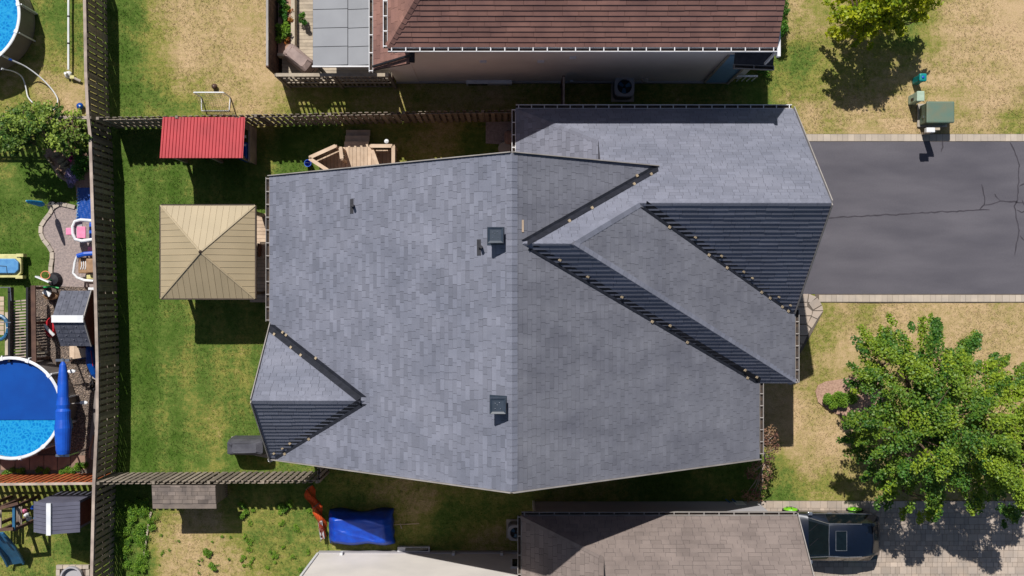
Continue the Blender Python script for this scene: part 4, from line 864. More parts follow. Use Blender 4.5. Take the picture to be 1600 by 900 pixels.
# covered barbecue
def covered(name, label, cx_, cy_, ang, L, W, hh, m, loc_z=0):
    t = thing(name, label, 'barbecue', (cx_, cy_, loc_z)); ca, sa = math.cos(ang), math.sin(ang); r = random.Random(int(L*100))
    lv = [(1.04, 1.05, 0), (1.0, 1.0, .35*hh), (.97, .95, .75*hh), (.93, .8, .9*hh), (.66, .58, 1.0*hh)]
    n = 28; vs = []
    for k, (a, b, z) in enumerate(lv):
        for i in range(n):
            th = 2*math.pi*i/n; ex = 9.0; c = math.copysign(abs(math.cos(th))**(2/ex), math.cos(th)); s_ = math.copysign(abs(math.sin(th))**(2/ex), math.sin(th))
            wob = 1+(.03*math.sin(i*2.3+k)*(1 if k < 3 else .5))+r.gauss(0, .008); x = c*L/2*a*wob; y = s_*W/2*b*wob
            vs.append((cx_+x*ca-y*sa, cy_+x*sa+y*ca, loc_z+.03+z+(r.gauss(0, .012) if k > 2 else 0)))
    fs = [(k*n+i, k*n+(i+1) % n, (k+1)*n+(i+1) % n, (k+1)*n+i) for k in range(len(lv)-1) for i in range(n)]+[tuple((len(lv)-1)*n+i for i in range(n))]
    mb = MB(); mb.raw(vs, fs); o = mb.build('cover', m, t, smooth=False)
    for sx in (-1, 1):
        for sy in (-1, 1):
            x = sx*L*.4; y = sy*W*.35; p = (cx_+x*ca-y*sa, cy_+x*sa+y*ca); mb = MB(); mb.lathe((p[0], p[1], loc_z), [(.001, 0), (.04, .0), (.04, .1), (.001, .1)], 10); mb.build('wheel', M_black, t)
    mb = MB(); q = [(cx_+(x*ca-y*sa), cy_+(x*sa+y*ca), loc_z+hh*.52) for x, y in ((L*.51, -.1), (L*.56, -.1), (L*.56, .1), (L*.51, .1))]; mb.tube(q, .012, 6); mb.build('side_handle', M_black, t)
    return t
p = P(384, 699, .9); covered('covered_barbecue', 'barbecue under a charcoal fabric cover on the concrete strip by the lower fence', p.x, p.y, 0, 1.42, .62, 1.1, M_cover)
p = P(466, 91, 1.6); covered('covered_barbecue', 'barbecue under a taupe fabric cover at an angle on the raised deck', p.x, p.y, R(-40), 1.15, .6, .95, M_covert, .84)
# deck at the north side of the house
t = thing('platform_deck', 'raised pale wood platform with two framed railings tucked under the roof edge', 'deck', (-6, 4.6, 0))
poly = [tuple(P(*q, .8)[:2]) for q in ((487, 249), (528, 230), (617, 229), (617, 262), (617, 275), (520, 275))]
xx = min(p[0] for p in poly)
while xx < max(p[0] for p in poly):
    c = clip([(xx+.004, 3), (xx+.134, 3), (xx+.134, 7), (xx+.004, 7)], ccw(poly))
    if len(c) > 2: mb = MB(); mb.prism(c, .76, .8); mb.build('board', M_woodlt, t)
    xx += .14
mb = MB(); c_ = sum((Vector((*p, 0)) for p in poly), Vector())/6; mb.prism([tuple((c_+(Vector((*p, 0))-c_)*.97)[:2]) for p in poly], .05, .755); mb.build('frame', M_wooddk, t)
def railing(a, b, z0=.8, h=1.0, nb=6):
    a = Vector((a[0], a[1], z0)); b = Vector((b[0], b[1], z0)); up = Vector((0, 0, h)); mb = MB(); mb.beam(a+up, b+up, .13, .035); r_ = mb.build('rail_cap', M_woodlt, t)
    mb = MB(); mb.beam(a+up*.12, b+up*.12, .04, .06); mb.build('rail', M_woodlt, t)
    for e in (a, b): mb = MB(); mb.beam(e, e+up*.98, .09, .09, up=(1, 0, 0)); mb.build('post', M_woodlt, t)
    for k in range(1, nb): q = a+(b-a)*k/nb; mb = MB(); mb.beam(q+up*.1, q+up*.97, .03, .09, up=(b-a)); mb.build('slat', M_wood, t)
g_ = lambda *q: tuple(P(*q, 1.8)[:2])
railing(g_(484, 246), g_(524, 228), nb=14); railing(g_(484, 248), g_(512, 266), nb=10); railing(g_(579, 228), g_(613, 228), nb=14); railing(g_(614.5, 228), g_(614.5, 258), nb=10); railing(g_(532, 231), g_(534, 248), nb=3); railing(g_(582, 236), g_(590, 258), nb=4)
for k in range(3):
    a = P(538, 231, .6); b = P(576, 231, .6); mb = MB(); mb.box(a.x, b.x, a.y+.02+.25*k, a.y+.24+.25*k, .6-.2*k-.04, .6-.2*k); mb.build('step', M_woodlt, t)
p = P(604, 221, 1.2); lt = thing('lamp_post', 'thin post with pale round head beside the platform deck railing', 'lamp', (p.x, p.y, 0))
mb = MB(); mb.tube([(p.x, p.y, 0), (p.x, p.y, 1.15)], .03, 8); mb.build('pole', M_woodlt, lt); mb = MB(); mb.lathe((p.x, p.y, 1.12), [(.05, 0), (.09, .06), (.08, .13), (.001, .17)], 12); mb.build('head', M_whitep, lt)
p = P(482, 253, .7); rb = thing('downspout_barrel', 'small dark blue bucket at the left tip of the platform deck', 'bucket', (p.x-.1, p.y, 0)); mb = MB(); mb.lathe((p.x-.1, p.y, 0), [(.001, 0), (.1, 0), (.14, .35), (.12, .35), (.09, .05)], 14); mb.build('body', M_blue, rb); mb = MB(); mb.tube([(p.x-.23, p.y, .35), (p.x-.1, p.y, .5), (p.x+.03, p.y, .35)], .008, 6); mb.build('handle', M_chrome, rb)
# round lidded drum and yellow pieces by the corner
p = P(789, 231, .7); t = thing('storage_drum', 'pale grey round drum at the corner of the stone pad beside the house', 'drum', (p.x, p.y, 0)); mb = MB(); mb.lathe((p.x, p.y, 0), [(.001, 0), (.24, 0), (.26, .6), (.22, .68), (.1, .7), (.001, .7)], 24); mb.build('body', M_conc, t, smooth=False); mb = MB(); mb.tube([(p.x-.06, p.y-.14, .71), (p.x, p.y-.17, .76), (p.x+.06, p.y-.14, .71)], .012, 6); mb.build('handle', M_black, t)
t = thing('covered_cart', 'brown covered cart parked in the shade on the stone pad', 'cart', (P(795, 205).x, P(795, 205).y, 0)); a = P(788, 225, .8); b = P(815, 203, .8)
rbox('cover', a.x, b.x, a.y, b.y, .12, .8, M_slab, t, .12)
for q in (a, b): mb = MB(); mb.tube([(q.x, a.y+.1, .12), (q.x, a.y+.18, .12)], .12, 12); mb.build('wheel', M_black, t)
# arch trellis by the side gate
t = thing('garden_arch', 'curved pale wooden arch top where the long fence meets the side gate', 'arch', tuple(P(858, 178)[:2])+(0,))
a0 = P(842, 175, 2.0); a1 = P(876, 177, 2.0); mb = MB(); mb.tube([a0, a0+Vector((.12, .1, .1)), (a0+a1)/2+Vector((0, .16, .15)), a1+Vector((-.12, .1, .1)), a1], .05, 6); mb.build('arch_rail', M_wood2, t)
for q in (a0, a1): mb = MB(); mb.beam(Vector((q.x, q.y, 0)), q, .08, .08, up=(1, 0, 0)); mb.build('post', M_wood, t)
# soccer goal and ball
t = thing('soccer_goal', 'small white soccer goal with thin net on the dry lawn behind the fence', 'goal', tuple(P(330, 165)[:2])+(0,))
A1, B1, A2, B2 = P(303, 144.5, .95), P(349, 144.5, .95), P(315, 173), P(358, 173); A0, B0 = P(313, 155), P(357, 155)
mb = MB(); mb.tube([A1, B1], .028, 8); mb.build('crossbar', M_whitep, t)
mb = MB(); mb.tube([A2, B2], .022, 8); mb.build('base_bar', M_whitep, t)
for u_, v_, w_ in ((A0, A1, A2), (B0, B1, B2)):
    mb = MB(); mb.tube([Vector((v_.x, v_.y, .02)), v_], .026, 8); mb.build('post', M_whitep, t); mb = MB(); mb.tube([Vector((v_.x, v_.y, .03)), w_], .02, 8); mb.build('side_bar', M_whitep, t)
mb = MB()
for k in range(13):
    f = k/12; a = A1+(B1-A1)*f; b = A2+(B2-A2)*f; mb.tube([a, (a+b)/2+Vector((0, 0, -.1)), b], .004, 3)
for k in range(1, 10):
    f = k/10; a = A1+(A2-A1)*f; b = B1+(B2-B1)*f; z = Vector((0, 0, -.35*f*(1-f))); mb.tube([a+z, b+z], .004, 3)
mb.build('net', M_gutter, t)
p = P(335, 135, .11); t = thing('ball', 'small dark ball on the dry lawn just above the soccer goal', 'ball', tuple(p)); mb = MB(); mb.lathe(p, [(.001, -.11), (.06, -.09), (.1, -.04), (.11, 0), (.1, .04), (.06, .09), (.001, .11)], 16); mb.build('shell', M_wooddk, t, smooth=True); mb = MB(); mb.lathe(p+Vector((0, 0, .092)), [(.04, 0), (.001, .02)], 5); mb.build('patch', M_whitep, t)

# ================================================================== SOUTH SIDE
# lean-to shed with shingles
t = thing('lean_to_shed', 'small lean-to shed with patchy brown shingle roof below the lower fence', 'shed', (-11.9, -7.5, 0))
lp = Plane(0, -7.0, 1.7, 0, -.53); st = MB(); q = [(-13.08,-7.85),(-10.78,-7.85),(-10.78,-7.0),(-13.08,-7.0)]
shingles(t, [[(-13.08,-7.66),(-10.78,-7.66),(-10.78,-7.0),(-13.08,-7.0)]], Plane(0, -7.0, 2.02, 0, .12), M_shs, st, 0, 70, .15, .01, tones=(.0, .3, .4, .5, .6, 1.0))
tag(st.build('shingles', M_shs, t), kind='stuff')
mb = MB(); mb.prism([(-13.09,-7.85),(-10.77,-7.85),(-10.77,-6.98),(-13.09,-6.98)], lambda a, b: 1.93+.12*(b+7.0), lambda a, b: 2.005+.12*(b+7.0)); mb.build('roof', M_shs, t)
mb = MB(); mb.box(-12.95, -10.9, -7.78, -7.05, 0, 1.86); mb.build('walls', M_wood, t)
mb = MB(); mb.box(-12.4, -11.5, -7.8, -7.78, .05, 1.7); mb.build('door', M_wooddk, t)
p = P(350, 768, .5); lp = thing('cut_branches', 'small bunch of grey cut branches right of the shingled lean-to shed', 'branches', tuple(P(350, 768)[:2])+(0,))
for k in range(7): mb = MB(); a = P(344, 768, .1); mb.tube([a+Vector((0, .05*k-.15, .05*k)), a+Vector((.25, .07*k-.2+.05, .1+.04*k)), a+Vector((.42, .1*k-.3, .15))], [.015, .012, .004], 5); mb.build('branch', M_bark, lp)
# low board in the grass
p1, p2 = P(236, 800, .05), P(225, 868, .05); t = thing('edging_board', 'weathered edging board lying in the grass left of the bare soil', 'board', tuple(p1)); mb = MB(); mb.beam(p1, (p1+p2)/2-Vector((.02,0,0)), .07, .06); mb.build('board', M_woodgy, t); mb = MB(); mb.beam((p1+p2)/2-Vector((.02,0,0)), p2, .07, .05); mb.build('board', M_woodgy, t)
# blue tarp over something
t = thing('tarp_covered_pile', 'large low pile covered by a glossy creased blue tarp beside the orange netting', 'tarp', tuple(P(560, 830)[:2])+(0,))
nx_, ny_ = 60, 34; X0, X1 = P(509, 0, .8).x, P(611, 0, .8).x; Y0, Y1 = P(0, 854, .5).y, P(0, 803, .9).y; vs = []
for j in range(ny_):
    for i in range(nx_):
        u_ = i/(nx_-1); v_ = j/(ny_-1); ed = min(u_, 1-u_)*8; ed2 = min(v_, 1-v_)*6; f = min(1, ed)**.5*min(1, ed2)**.5
        z = .12+.82*f*(.78+.22*v_)-(.10*abs(v_-(.98-.62*u_)) if True else 0)
        z += f*(.012*math.sin(u_*5+v_*7)+.05*(1-abs(math.sin(u_*3.1+v_*5.2)))**6+.03*(1-abs(math.sin(math.atan2(v_-.95, u_+.05)*9)))**4*math.exp(-1.6*u_)+.02*(1-abs(math.sin(u_*2.3-v_*8.4)))**6)
        x = X0+(X1-X0)*u_+(.02*math.sin(v_*21) if i in (0, nx_-1) else 0)+(.07*(1-v_)*u_); y = Y0+(Y1-Y0)*v_+(.07*math.sin(u_*9) if j == ny_-1 else 0)+.05*math.sin(u_*13)*(1-v_)*.6
        vs.append((x, y, z))
fs = [(j*nx_+i, j*nx_+i+1, (j+1)*nx_+i+1, (j+1)*nx_+i) for j in range(ny_-1) for i in range(nx_-1)]
mb = MB(); mb.raw(vs, fs); to = mb.build('tarp', M_tarp, t, smooth=True); to.modifiers.new('thick', 'SOLIDIFY').thickness = .004
mb = MB(); mb.box(X0+.15, X1-.15, Y0+.12, Y1-.12, 0, .5); mb.build('pile', M_blackp, t)
# orange safety netting
t = thing('safety_netting', 'slumping orange plastic safety netting strip beside the blue tarp', 'netting', tuple(P(490, 760)[:2])+(0,))
pa = [P(*q) for q in ((488, 757), (494, 772), (501, 788), (505, 803), (509, 816), (510, 836))]; fine = []
for a, b in zip(pa[:-1], pa[1:]):
    for k in range(10): fine.append(a+(b-a)*k/10)
fine.append(pa[-1]); n_ = len(fine); rows = 11; mb = MB(); G_ = []
for i, p in enumerate(fine):
    s_ = i/(n_-1); lean = Vector((-.14-.08*math.sin(s_*5), -.08, 0)); hgt = .6+.15*math.sin(s_*11)
    G_.append([p+lean*(k/(rows-1))+Vector((.05*math.sin(k*.9+i*.35), 0, 0))+Vector((0, 0, hgt*(k/(rows-1))+.03)) for k in range(rows)])
for i in range(n_-1):
    for k in range(rows-1):
        a, b, c, d_ = G_[i][k], G_[i+1][k], G_[i+1][k+1], G_[i][k+1]; f = .74
        mb.poly([a, b, b+(c-b)*f, a+(d_-a)*f]); mb.poly([a+(d_-a)*f, a+(b-a)*f+(d_-a)*f, a+(b-a)*f+(d_-a), d_])
mb.build('net', M_orange, t); 
for i in (0, 18, 36, n_-1): mb = MB(); p = fine[i]; mb.beam(p, p+Vector((-.1, -.05, .75)), .025, .025, up=(1, 0, 0)); mb.build('stake', M_wood, t)
t = thing('window_board', 'narrow grey plank leaning at the lower end of the orange netting', 'plank', tuple(P(502, 815)[:2])+(0,)); mb = MB(); a = P(500, 814, .4); b = P(504, 842, .4); mb.beam(a, b, .16, .04); mb.build('board', M_wallg, t); 
for k in range(3): mb = MB(); c = a+(b-a)*(.2+.3*k); mb.beam(c+Vector((-.02, 0, .025)), c+Vector((-.02, -.08, .025)), .07, .02); mb.build('bracket', M_black, t)
t = thing('rake', 'thin pale garden pole with cross piece lying in shaded grass by the tarp', 'pole', tuple(P(635, 819)[:2])+(0,)); mb = MB(); mb.tube([P(614, 820, .05), P(655, 818, .08)], .013, 6); mb.build('handle', M_woodlt, t); mb = MB(); mb.tube([P(625, 818, .06), P(628, 826, .1)], .02, 6); mb.build('head', M_woodgy, t)
def ac_unit(name, label, cx_, cy_, s_, h_):
    t = thing(name, label, 'air conditioner', (cx_, cy_, 0)); n = 32; vs = []; 
    def sq(r_, z): 
        o = []
        for i in range(n): th = 2*math.pi*i/n; c = math.cos(th); d = math.sin(th); o.append((cx_+math.copysign(abs(c)**.5, c)*r_, cy_+math.copysign(abs(d)**.5, d)*r_, z))
        return o
    def ci(r_, z): return [(cx_+math.cos(2*math.pi*i/n)*r_, cy_+math.sin(2*math.pi*i/n)*r_, z) for i in range(n)]
    mb = MB(); R_ = [sq(s_, .05), sq(s_, h_*.85), sq(s_*.97, h_*.86), sq(s_*.97, h_), ci(s_*.72, h_), ci(s_*.70, h_-.15)]
    for a, b in zip(R_[:-1], R_[1:]): mb.raw(a+b, [(i, (i+1) % n, n+(i+1) % n, n+i) for i in range(n)])
    mb.build('casing', M_wallg, t); mb = MB(); mb.raw(ci(s_*.71, h_-.14), [tuple(range(n))]); mb.build('well', M_black, t)
    for k in range(3):
        mb = MB(); th = k*2.094+.4; a = Vector((cx_, cy_, h_-.08)); d = Vector((math.cos(th), math.sin(th), 0)); e = Vector((-d.y, d.x, .25))*.09*s_/.4
        mb.poly([a+d*.05-e*.5, a+d*s_*.66-e, a+d*s_*.6+e, a+d*.05+e*.5]); fb = mb.build('fan_blade', M_bluesl, t)
    mb = MB()
    for r_ in (.2, .36, .52, .68): mb.tube(ci(s_*r_, h_+.005)+[ci(s_*r_, h_+.005)[0]], .003, 3)
    mb.build('grille', M_black, t); mb = MB(); mb.box(cx_-s_-.06, cx_+s_+.06, cy_-s_-.06, cy_+s_+.06, 0, .05); mb.build('pad', M_conc, t)
    for k in range(5): mb = MB(); mb.raw(sq(s_*1.012, .15+k*.1)+sq(s_*1.012, .18+k*.1), [(i, (i+1) % n, n+(i+1) % n, n+i) for i in range(n)]); mb.build('louvre', M_black, t)
p = P(976, 135, .75); ac_unit('air_conditioner', 'rounded air conditioner unit in deep shade beside the cream wall of the brown roofed house', p.x, p.y, .38, .75)
p = P(806, 833, .75); ac_unit('air_conditioner', 'air conditioner unit half hidden by the left edge of the taupe roof', p.x, p.y, .3, .75)
p = P(1004, 128); t = thing('gas_meter', 'small gas meter with two pale pipes right of the shaded air conditioner', 'gas meter', (p.x, p.y, 0)); mb = MB(); mb.lathe((p.x, p.y-.02, .55), [(.001, 0), (.13, .02), (.14, .2), (.001, .25)], 16); mb.build('body', M_conc, t)
for dx in (-.02, .12): mb = MB(); mb.tube([(p.x+dx, p.y+.02, .3), (p.x+dx, p.y+.06, 1.15), (p.x+dx, p.y+.12, 1.25)], .022, 6); mb.build('pipe', M_whitep, t)
# bits on the patio end by the reddish tree
t = thing('white_machine', 'white boxy machine in the sun above the middle of the taupe roof edge', 'box', tuple(P(1155, 795)[:2])+(0,)); a = P(1150, 799, .8); b = P(1168, 789, .8); rbox('body', a.x, b.x, a.y, b.y, .02, .8, M_whitep, t, .04); rbox('lid', a.x+.05, b.x-.05, a.y+.03, b.y-.03, .8, .86, M_green_lt, t, .02)
t = thing('white_cloth', 'white sheet spread on the ground right of the boxy white machine', 'sheet', tuple(P(1180, 797)[:2])+(0,)); mb = MB(); vs = []
for j in range(6):
    for i in range(12): q = P(1112+i*7.3+j*0, 806-j*(3.2)*(.4+.6*min(1, i/6)), .06); vs.append((q.x, q.y, .05+.03*math.sin(i*1.7+j)))
mb.raw(vs, [(j*12+i, j*12+i+1, (j+1)*12+i+1, (j+1)*12+i) for j in range(5) for i in range(11)]); o = mb.build('sheet', M_whitep, t); o.modifiers.new('thick', 'SOLIDIFY').thickness = .01
t = thing('dark_plank', 'pair of thin dark blue planks leaning beside the boxy white machine', 'plank', tuple(P(1140, 785)[:2])+(0,))
for k in (0, 10): mb = MB(); mb.beam(P(1134+k, 780, .1), P(1146+k, 790, .5), .05, .04); mb.build('board', M_bluesl, t)

# ================================================================== WEST YARDS
def pool(name, label, cx_, cy_, r_, h_, wz, cover_y=None):
    t = thing(name, label, 'pool', (cx_, cy_, 0)); n = 64
    mb = MB(); mb.lathe((cx_, cy_, 0), [(r_-.02, 0), (r_+.01, .1), (r_, .5*h_), (r_+.01, h_-.02), (r_-.03, h_-.01), (r_-.04, .2)], n, closed=False); mb.build('wall', M_poolwall, t)
    mb = MB(); mb.lathe((cx_, cy_, 0), [(r_+.05, h_), (r_+.055, h_+.03), (r_+.03, h_+.045), (r_-.05, h_+.04), (r_-.06, h_-.02)], n, closed=False); mb.build('rim', M_whitep, t)
    mb = MB(); mb.lathe((cx_, cy_, 0), [(r_-.035, wz), (.001, wz)], n, closed=False); mb.build('water', M_water, t)
    for k in range(12):
        th = 2*math.pi*(k+.35)/12; c = Vector((cx_+math.cos(th)*(r_+.05), cy_+math.sin(th)*(r_+.05), 0)); d = Vector((math.cos(th), math.sin(th), 0))
        mb = MB(); mb.beam(c, c+Vector((0, 0, h_-.02)), .05, .12, up=d); mb.build('upright', M_whitep, t)
        mb = MB(); q = Vector((cx_, cy_, h_+.04))+d*(r_-.005); mb.beam(q-d*.065, q+d*.07, .12, .04); mb.build('rim_joint', M_whitep, t)
    return t
p = P(16, 638, 1.4)
pl2 = pool('round_pool', 'round above ground pool half under a dark blue solar blanket at lower left', p.x, p.y, 1.86, 1.35, 1.16)
mb = MB(); pts = []; R_ = 1.80; ycut = P(0, 656, 1.2).y-p.y; th0 = math.asin(ycut/R_)
pts = [(p.x+R_*math.cos(th), p.y+R_*math.sin(th)) for th in np.linspace(th0, math.pi-th0, 50)]; mb.prism(pts, 1.17, 1.19); mb.build('solar_blanket', M_solar, pl2)
rl = thing('cover_reel', 'blue pool cover wrapped on a reel across the right edge of the lower pool', 'reel', tuple(P(98, 640)[:2])+(0,))
prof = [(565, .05), (570, .12), (580, .15), (600, .19), (620, .2), (632, .24), (638, .21), (642, .27), (655, .26), (668, .3), (690, .27), (703, .25), (709, .22)]
mb = MB(); mb.tube([P(98.5, y_, 1.75) for y_, _ in prof], [r_ for _, r_ in prof], 20); rb_ = mb.build('wrapped_cover', M_blue, rl, smooth=False)
mb = MB(); mb.tube([P(98.5, 560, 1.75), P(98.5, 713, 1.75)], .045, 10); mb.build('axle', M_chrome, rl)
for y_ in (563, 712): 
    mb = MB(); c = P(97, y_, 1.75); mb.beam(c+Vector((-.25, 0, -.05)), c+Vector((.25, 0, -.05)), .09, .05); mb.beam(c+Vector((-.2, 0, -.05)), Vector((c.x-.28, c.y, 0.05)), .05, .05); mb.beam(c+Vector((.2, 0, -.05)), Vector((c.x+.28, c.y, 0.05)), .05, .05); mb.build('stand', M_chrome, rl)
mb = MB(); vs = [P(104, 642, 1.6), P(112, 655, 1.0), P(114, 668, .8), P(106, 678, 1.2), P(102, 684, 1.5)]; mb.poly(vs); mb.poly([v+Vector((0, 0, -.01)) for v in vs][::-1]); mb.build('loose_corner', M_bluel, rl)
p = P(-52, 22, 1.3); pl1 = pool('round_pool', 'round pool with bright blue water cut off by the upper left corner', p.x, p.y, 1.95, 1.3, 1.1)
for k, pts in enumerate([[(18, 94, 1.0), (40, 104, .6), (62, 120, .3), (78, 136, .15), (88, 150, .1), (90, 160, .1), (84, 172, .1)], [(6, 108, .9), (22, 112, .5), (34, 120, .2), (40, 135, .1), (44, 152, .1), (56, 165, .1)]]):
    t = thing('pool_hose', ['long pale hose curving right from the corner pool toward the tree', 'shorter pale hose dropping from the corner pool into the leafy tree'][k], 'hose', tuple(P(*pts[0]))); mb = MB()
    q = [P(*a) for a in pts]; f = []
    for i in range(len(q)-1):
        for j in range(5):
            u_ = j/5; p0, p1, p2, p3 = q[max(i-1, 0)], q[i], q[i+1], q[min(i+2, len(q)-1)]
            f.append(.5*((2*p1)+(p2-p0)*u_+(2*p0-5*p1+4*p2-p3)*u_*u_+(3*p1-p0-3*p2+p3)*u_**3))
    f.append(q[-1]); mb.tube(f, .024, 8); mb.build('tube', M_whitep, t); mb = MB(); mb.tube([f[0], f[0]+(f[0]-f[1]).normalized()*.1], .04, 8); mb.build('fitting', M_blue if k == 0 else M_whitep, t)
t = thing('pool_pole', 'long white sectioned pole lying along the grass left of the long fence', 'pole', tuple(P(107, 60, .1)))
for a, b in ((-30, 25), (26, 67), (68.5, 109)): mb = MB(); mb.tube([P(107, a, .25), P(107, b, .25)], .04, 10); mb.build('section', M_whitep, t)
for a in (25.5, 67.7): mb = MB(); mb.tube([P(107, a-1, .25), P(107, a+1.2, .25)], .05, 10); mb.build('joint', M_black, t)
t = thing('pump_fitting', 'small cream pump pieces at the lower end of the white pole', 'pump', tuple(P(112, 119)[:2])+(0,))
mb = MB(); a = P(107, 117); mb.lathe((a.x, a.y, 0), [(.15, 0), (.1, .1), (.05, .15), (.05, .3), (.001, .3)], 12); mb.build('base', M_whitep, t); mb = MB(); mb.tube([P(110, 121, .1), P(116, 122, .15), P(126, 127, .1)], .05, 8); mb.build('pipe', M_conc, t); mb = MB(); b = P(116, 122); mb.box(b.x-.08, b.x+.08, b.y-.06, b.y+.06, 0, .2); mb.build('housing', M_yel, t)
p = P(125, 166, .3); t = thing('watering_ball', 'dark blue ball by the long fence just above the leafy tree', 'ball', tuple(P(125, 166, .13))); mb = MB(); mb.lathe(P(125, 166, .14), [(.001, -.14), (.1, -.1), (.14, 0), (.1, .1), (.001, .14)], 16); mb.build('shell', M_solar, t, smooth=True); mb = MB(); mb.lathe(P(124.5, 165.4, .27), [(.03, 0), (.001, .015)], 8); mb.build('valve', M_whitep, t)
# closed umbrella
b0 = P(82, 322); t = thing('closed_umbrella', 'closed light blue garden umbrella standing by the curved patio edge', 'umbrella', (b0.x, b0.y, 0))
mb = MB(); mb.tube([b0, b0+Vector((0, 0, 2.15))], .016, 8); mb.build('pole', M_yel, t); mb = MB(); mb.lathe(b0, [(.03, .75), (.075, .8), (.11, 1.0), (.09, 1.4), (.075, 1.8), (.04, 2.1), (.001, 2.14)], 10); mb.build('canopy', M_cyan, t); mb = MB(); mb.lathe(b0, [(.2, 0), (.18, .05), (.03, .07), (.03, .15)], 16); mb.build('base', M_blackp, t)
# garden rocks and flowers
ROCKL = ['uppermost wide flat rock close under the leafy tree', 'wide flat rock second from the top of the bed', 'widest flat rock in the middle of the rock pile', 'flat rock touching the magenta flowers', 'flat rock just above the lavender near the dark bush', 'slim edging rock at the lawn side middle of the bed', 'slim edging rock second from the lavender tip', 'last slim edging rock touching the lavender', 'uppermost slim edging rock along the lawn', 'second slim edging rock along the lawn from the top', 'small round rock between the lawn edging and the wide rocks']
for i, (a, b, sx, sy, an) in enumerate([(89, 241, .34, .2, .5), (97, 251, .36, .2, .4), (100, 259, .38, .22, .3), (106, 254, .3, .18, .4), (107, 263, .26, .18, .2), (92, 268, .24, .14, -.6), (98, 275, .28, .13, -.6), (105, 278, .24, .14, -.7), (78, 250, .26, .13, -.9), (82, 256, .24, .12, -.9), (86, 245, .2, .15, 0)]):
    c = P(a, b); r_ = random.Random(i); t = MB(); n = 9; vs = []
    for z, f in ((0, 1), (.09, .95), (.15, .6)):
        for k in range(n): th = 2*math.pi*k/n; q = f*(1+.18*math.sin(k*2.7+i)); x = sx/2*q*math.cos(th); y = sy/2*q*math.sin(th); vs.append((c.x+x*math.cos(an)-y*math.sin(an), c.y+x*math.sin(an)+y*math.cos(an), z+r_.uniform(-.015, .015)))
    t.raw(vs, [(j*n+k, j*n+(k+1) % n, (j+1)*n+(k+1) % n, (j+1)*n+k) for j in range(2) for k in range(n)]+[tuple(range(2*n, 3*n))])
    o = t.build('rock', M_rock); tag(o, ROCKL[i], 'rock', 'flat rocks around the flower bed')
# playhouse
t = thing('playhouse', 'playhouse with grey tiled resin roof, white ridge and maroon end wall', 'playhouse', (-16.1, -.8, 0))
xE, xW, yr, hw = -15.5, -16.62, -.93, 1.02; zr, ze = 2.2, 1.5
for s_ in (1, -1):
    for i in range(5):
        for j in range(6):
            f0, f1 = j/6, (j+1)/6; xa = xW+(xE-xW)*i/5; xb = xW+(xE-xW)*(i+1)/5; ya, yb = yr+s_*(.05+(hw-.05)*f0), yr+s_*(.05+(hw-.05)*f1); za, zb = zr-(zr-ze)*f0, zr-(zr-ze)*f1
            mb = MB(); e = .012; v = [Vector((xa+.004, ya, za+e*.2)), Vector((xb-.004, ya, za+e*.2)), Vector((xb-.004, yb, zb+e)), Vector((xa+.004, yb, zb+e))]; 
            if s_ > 0: v = v[::-1]
            v = v[::-1] if True else v
            mb.raw(v+[q-Vector((0, 0, .03)) for q in v], [(0, 1, 2, 3), (0, 4, 5, 1), (1, 5, 6, 2), (2, 6, 7, 3), (3, 7, 4, 0)])
            if (i+j) % 2 == 0: m_ = (v[0]+v[1]+v[2]+v[3])/4; mb.lathe(m_+Vector((0, 0, 0)), [(.035, 0), (.02, .02), (.001, .022)], 8)
            mb.build('roof_tile', M_tile, t)
mb = MB(); mb.prism([(xW-.02, yr-.13), (xE+.01, yr-.13), (xE+.01, yr+.13), (xW-.02, yr+.13)], zr-.06, lambda x, y: zr+.05-abs(y-yr)*.25); mb.build('ridge_cap', M_whitep, t)
mb = MB(); mb.raw([(xE-.03, yr-hw, 0), (xE-.03, yr+hw-.05, 0), (xE-.03, yr+hw-.05, ze), (xE-.03, yr, zr-.05), (xE-.03, yr-hw+.05, ze), (xE-.06, yr-hw, 0), (xE-.06, yr+hw-.05, 0), (xE-.06, yr+hw-.05, ze), (xE-.06, yr, zr-.05), (xE-.06, yr-hw+.05, ze)], [(0, 1, 2, 3, 4), (9, 8, 7, 6, 5)]); mb.build('end_wall', M_maroon, t)
for s_ in (1, -1): mb = MB(); mb.beam((xE+.01, yr, zr), (xE+.01, yr+s_*hw, ze), .03, .07); mb.build('gable_trim', M_gutter, t)
mb = MB(); mb.box(xW+.08, xE-.06, yr-hw+.1, yr+hw-.1, 0, ze-.03); mb.build('walls', M_brownp, t)
mb = MB(); mb.box(xE-.2, xE+.12, yr+hw+.03, yr+hw+.12, 1.2, 1.28); mb.build('trim_bar', M_whitep, t)
# toys
t = thing('toy_play_kitchen', 'upright toy centre with white rounded frame, blue back and pink shelves', 'toy', tuple(P(135, 362)[:2])+(0,))
a = P(128, 378, .5); b = P(150, 344, .5); 
mb = MB(); mb.box(P(131,0,1).x, P(147,0,1).x, P(0,376,1).y, P(0,345,1).y, .02, .6); mb.build('back', M_blue, t, bevel=.08)
pts = [P(146, 345, 1.0), P(126, 343.5, 1.0), P(117, 346, 1.0), P(113.5, 354, 1.0), P(114, 366, 1.0), P(118, 374, 1.0), P(128, 376.5, 1.0), P(146, 374, 1.0)]
mb = MB(); mb.tube(pts, .06, 8); mb.build('frame', M_whitep, t)
for q in (pts[1], pts[-2], pts[0], pts[-1]): mb = MB(); mb.tube([q, Vector((q.x+.05, q.y, 0))], .04, 8); mb.build('leg', M_whitep, t)
mb = MB(); mb.prism([tuple(q[:2]) for q in pts[1:-1]], .86, .9); mb.build('tray', M_wallg, t)
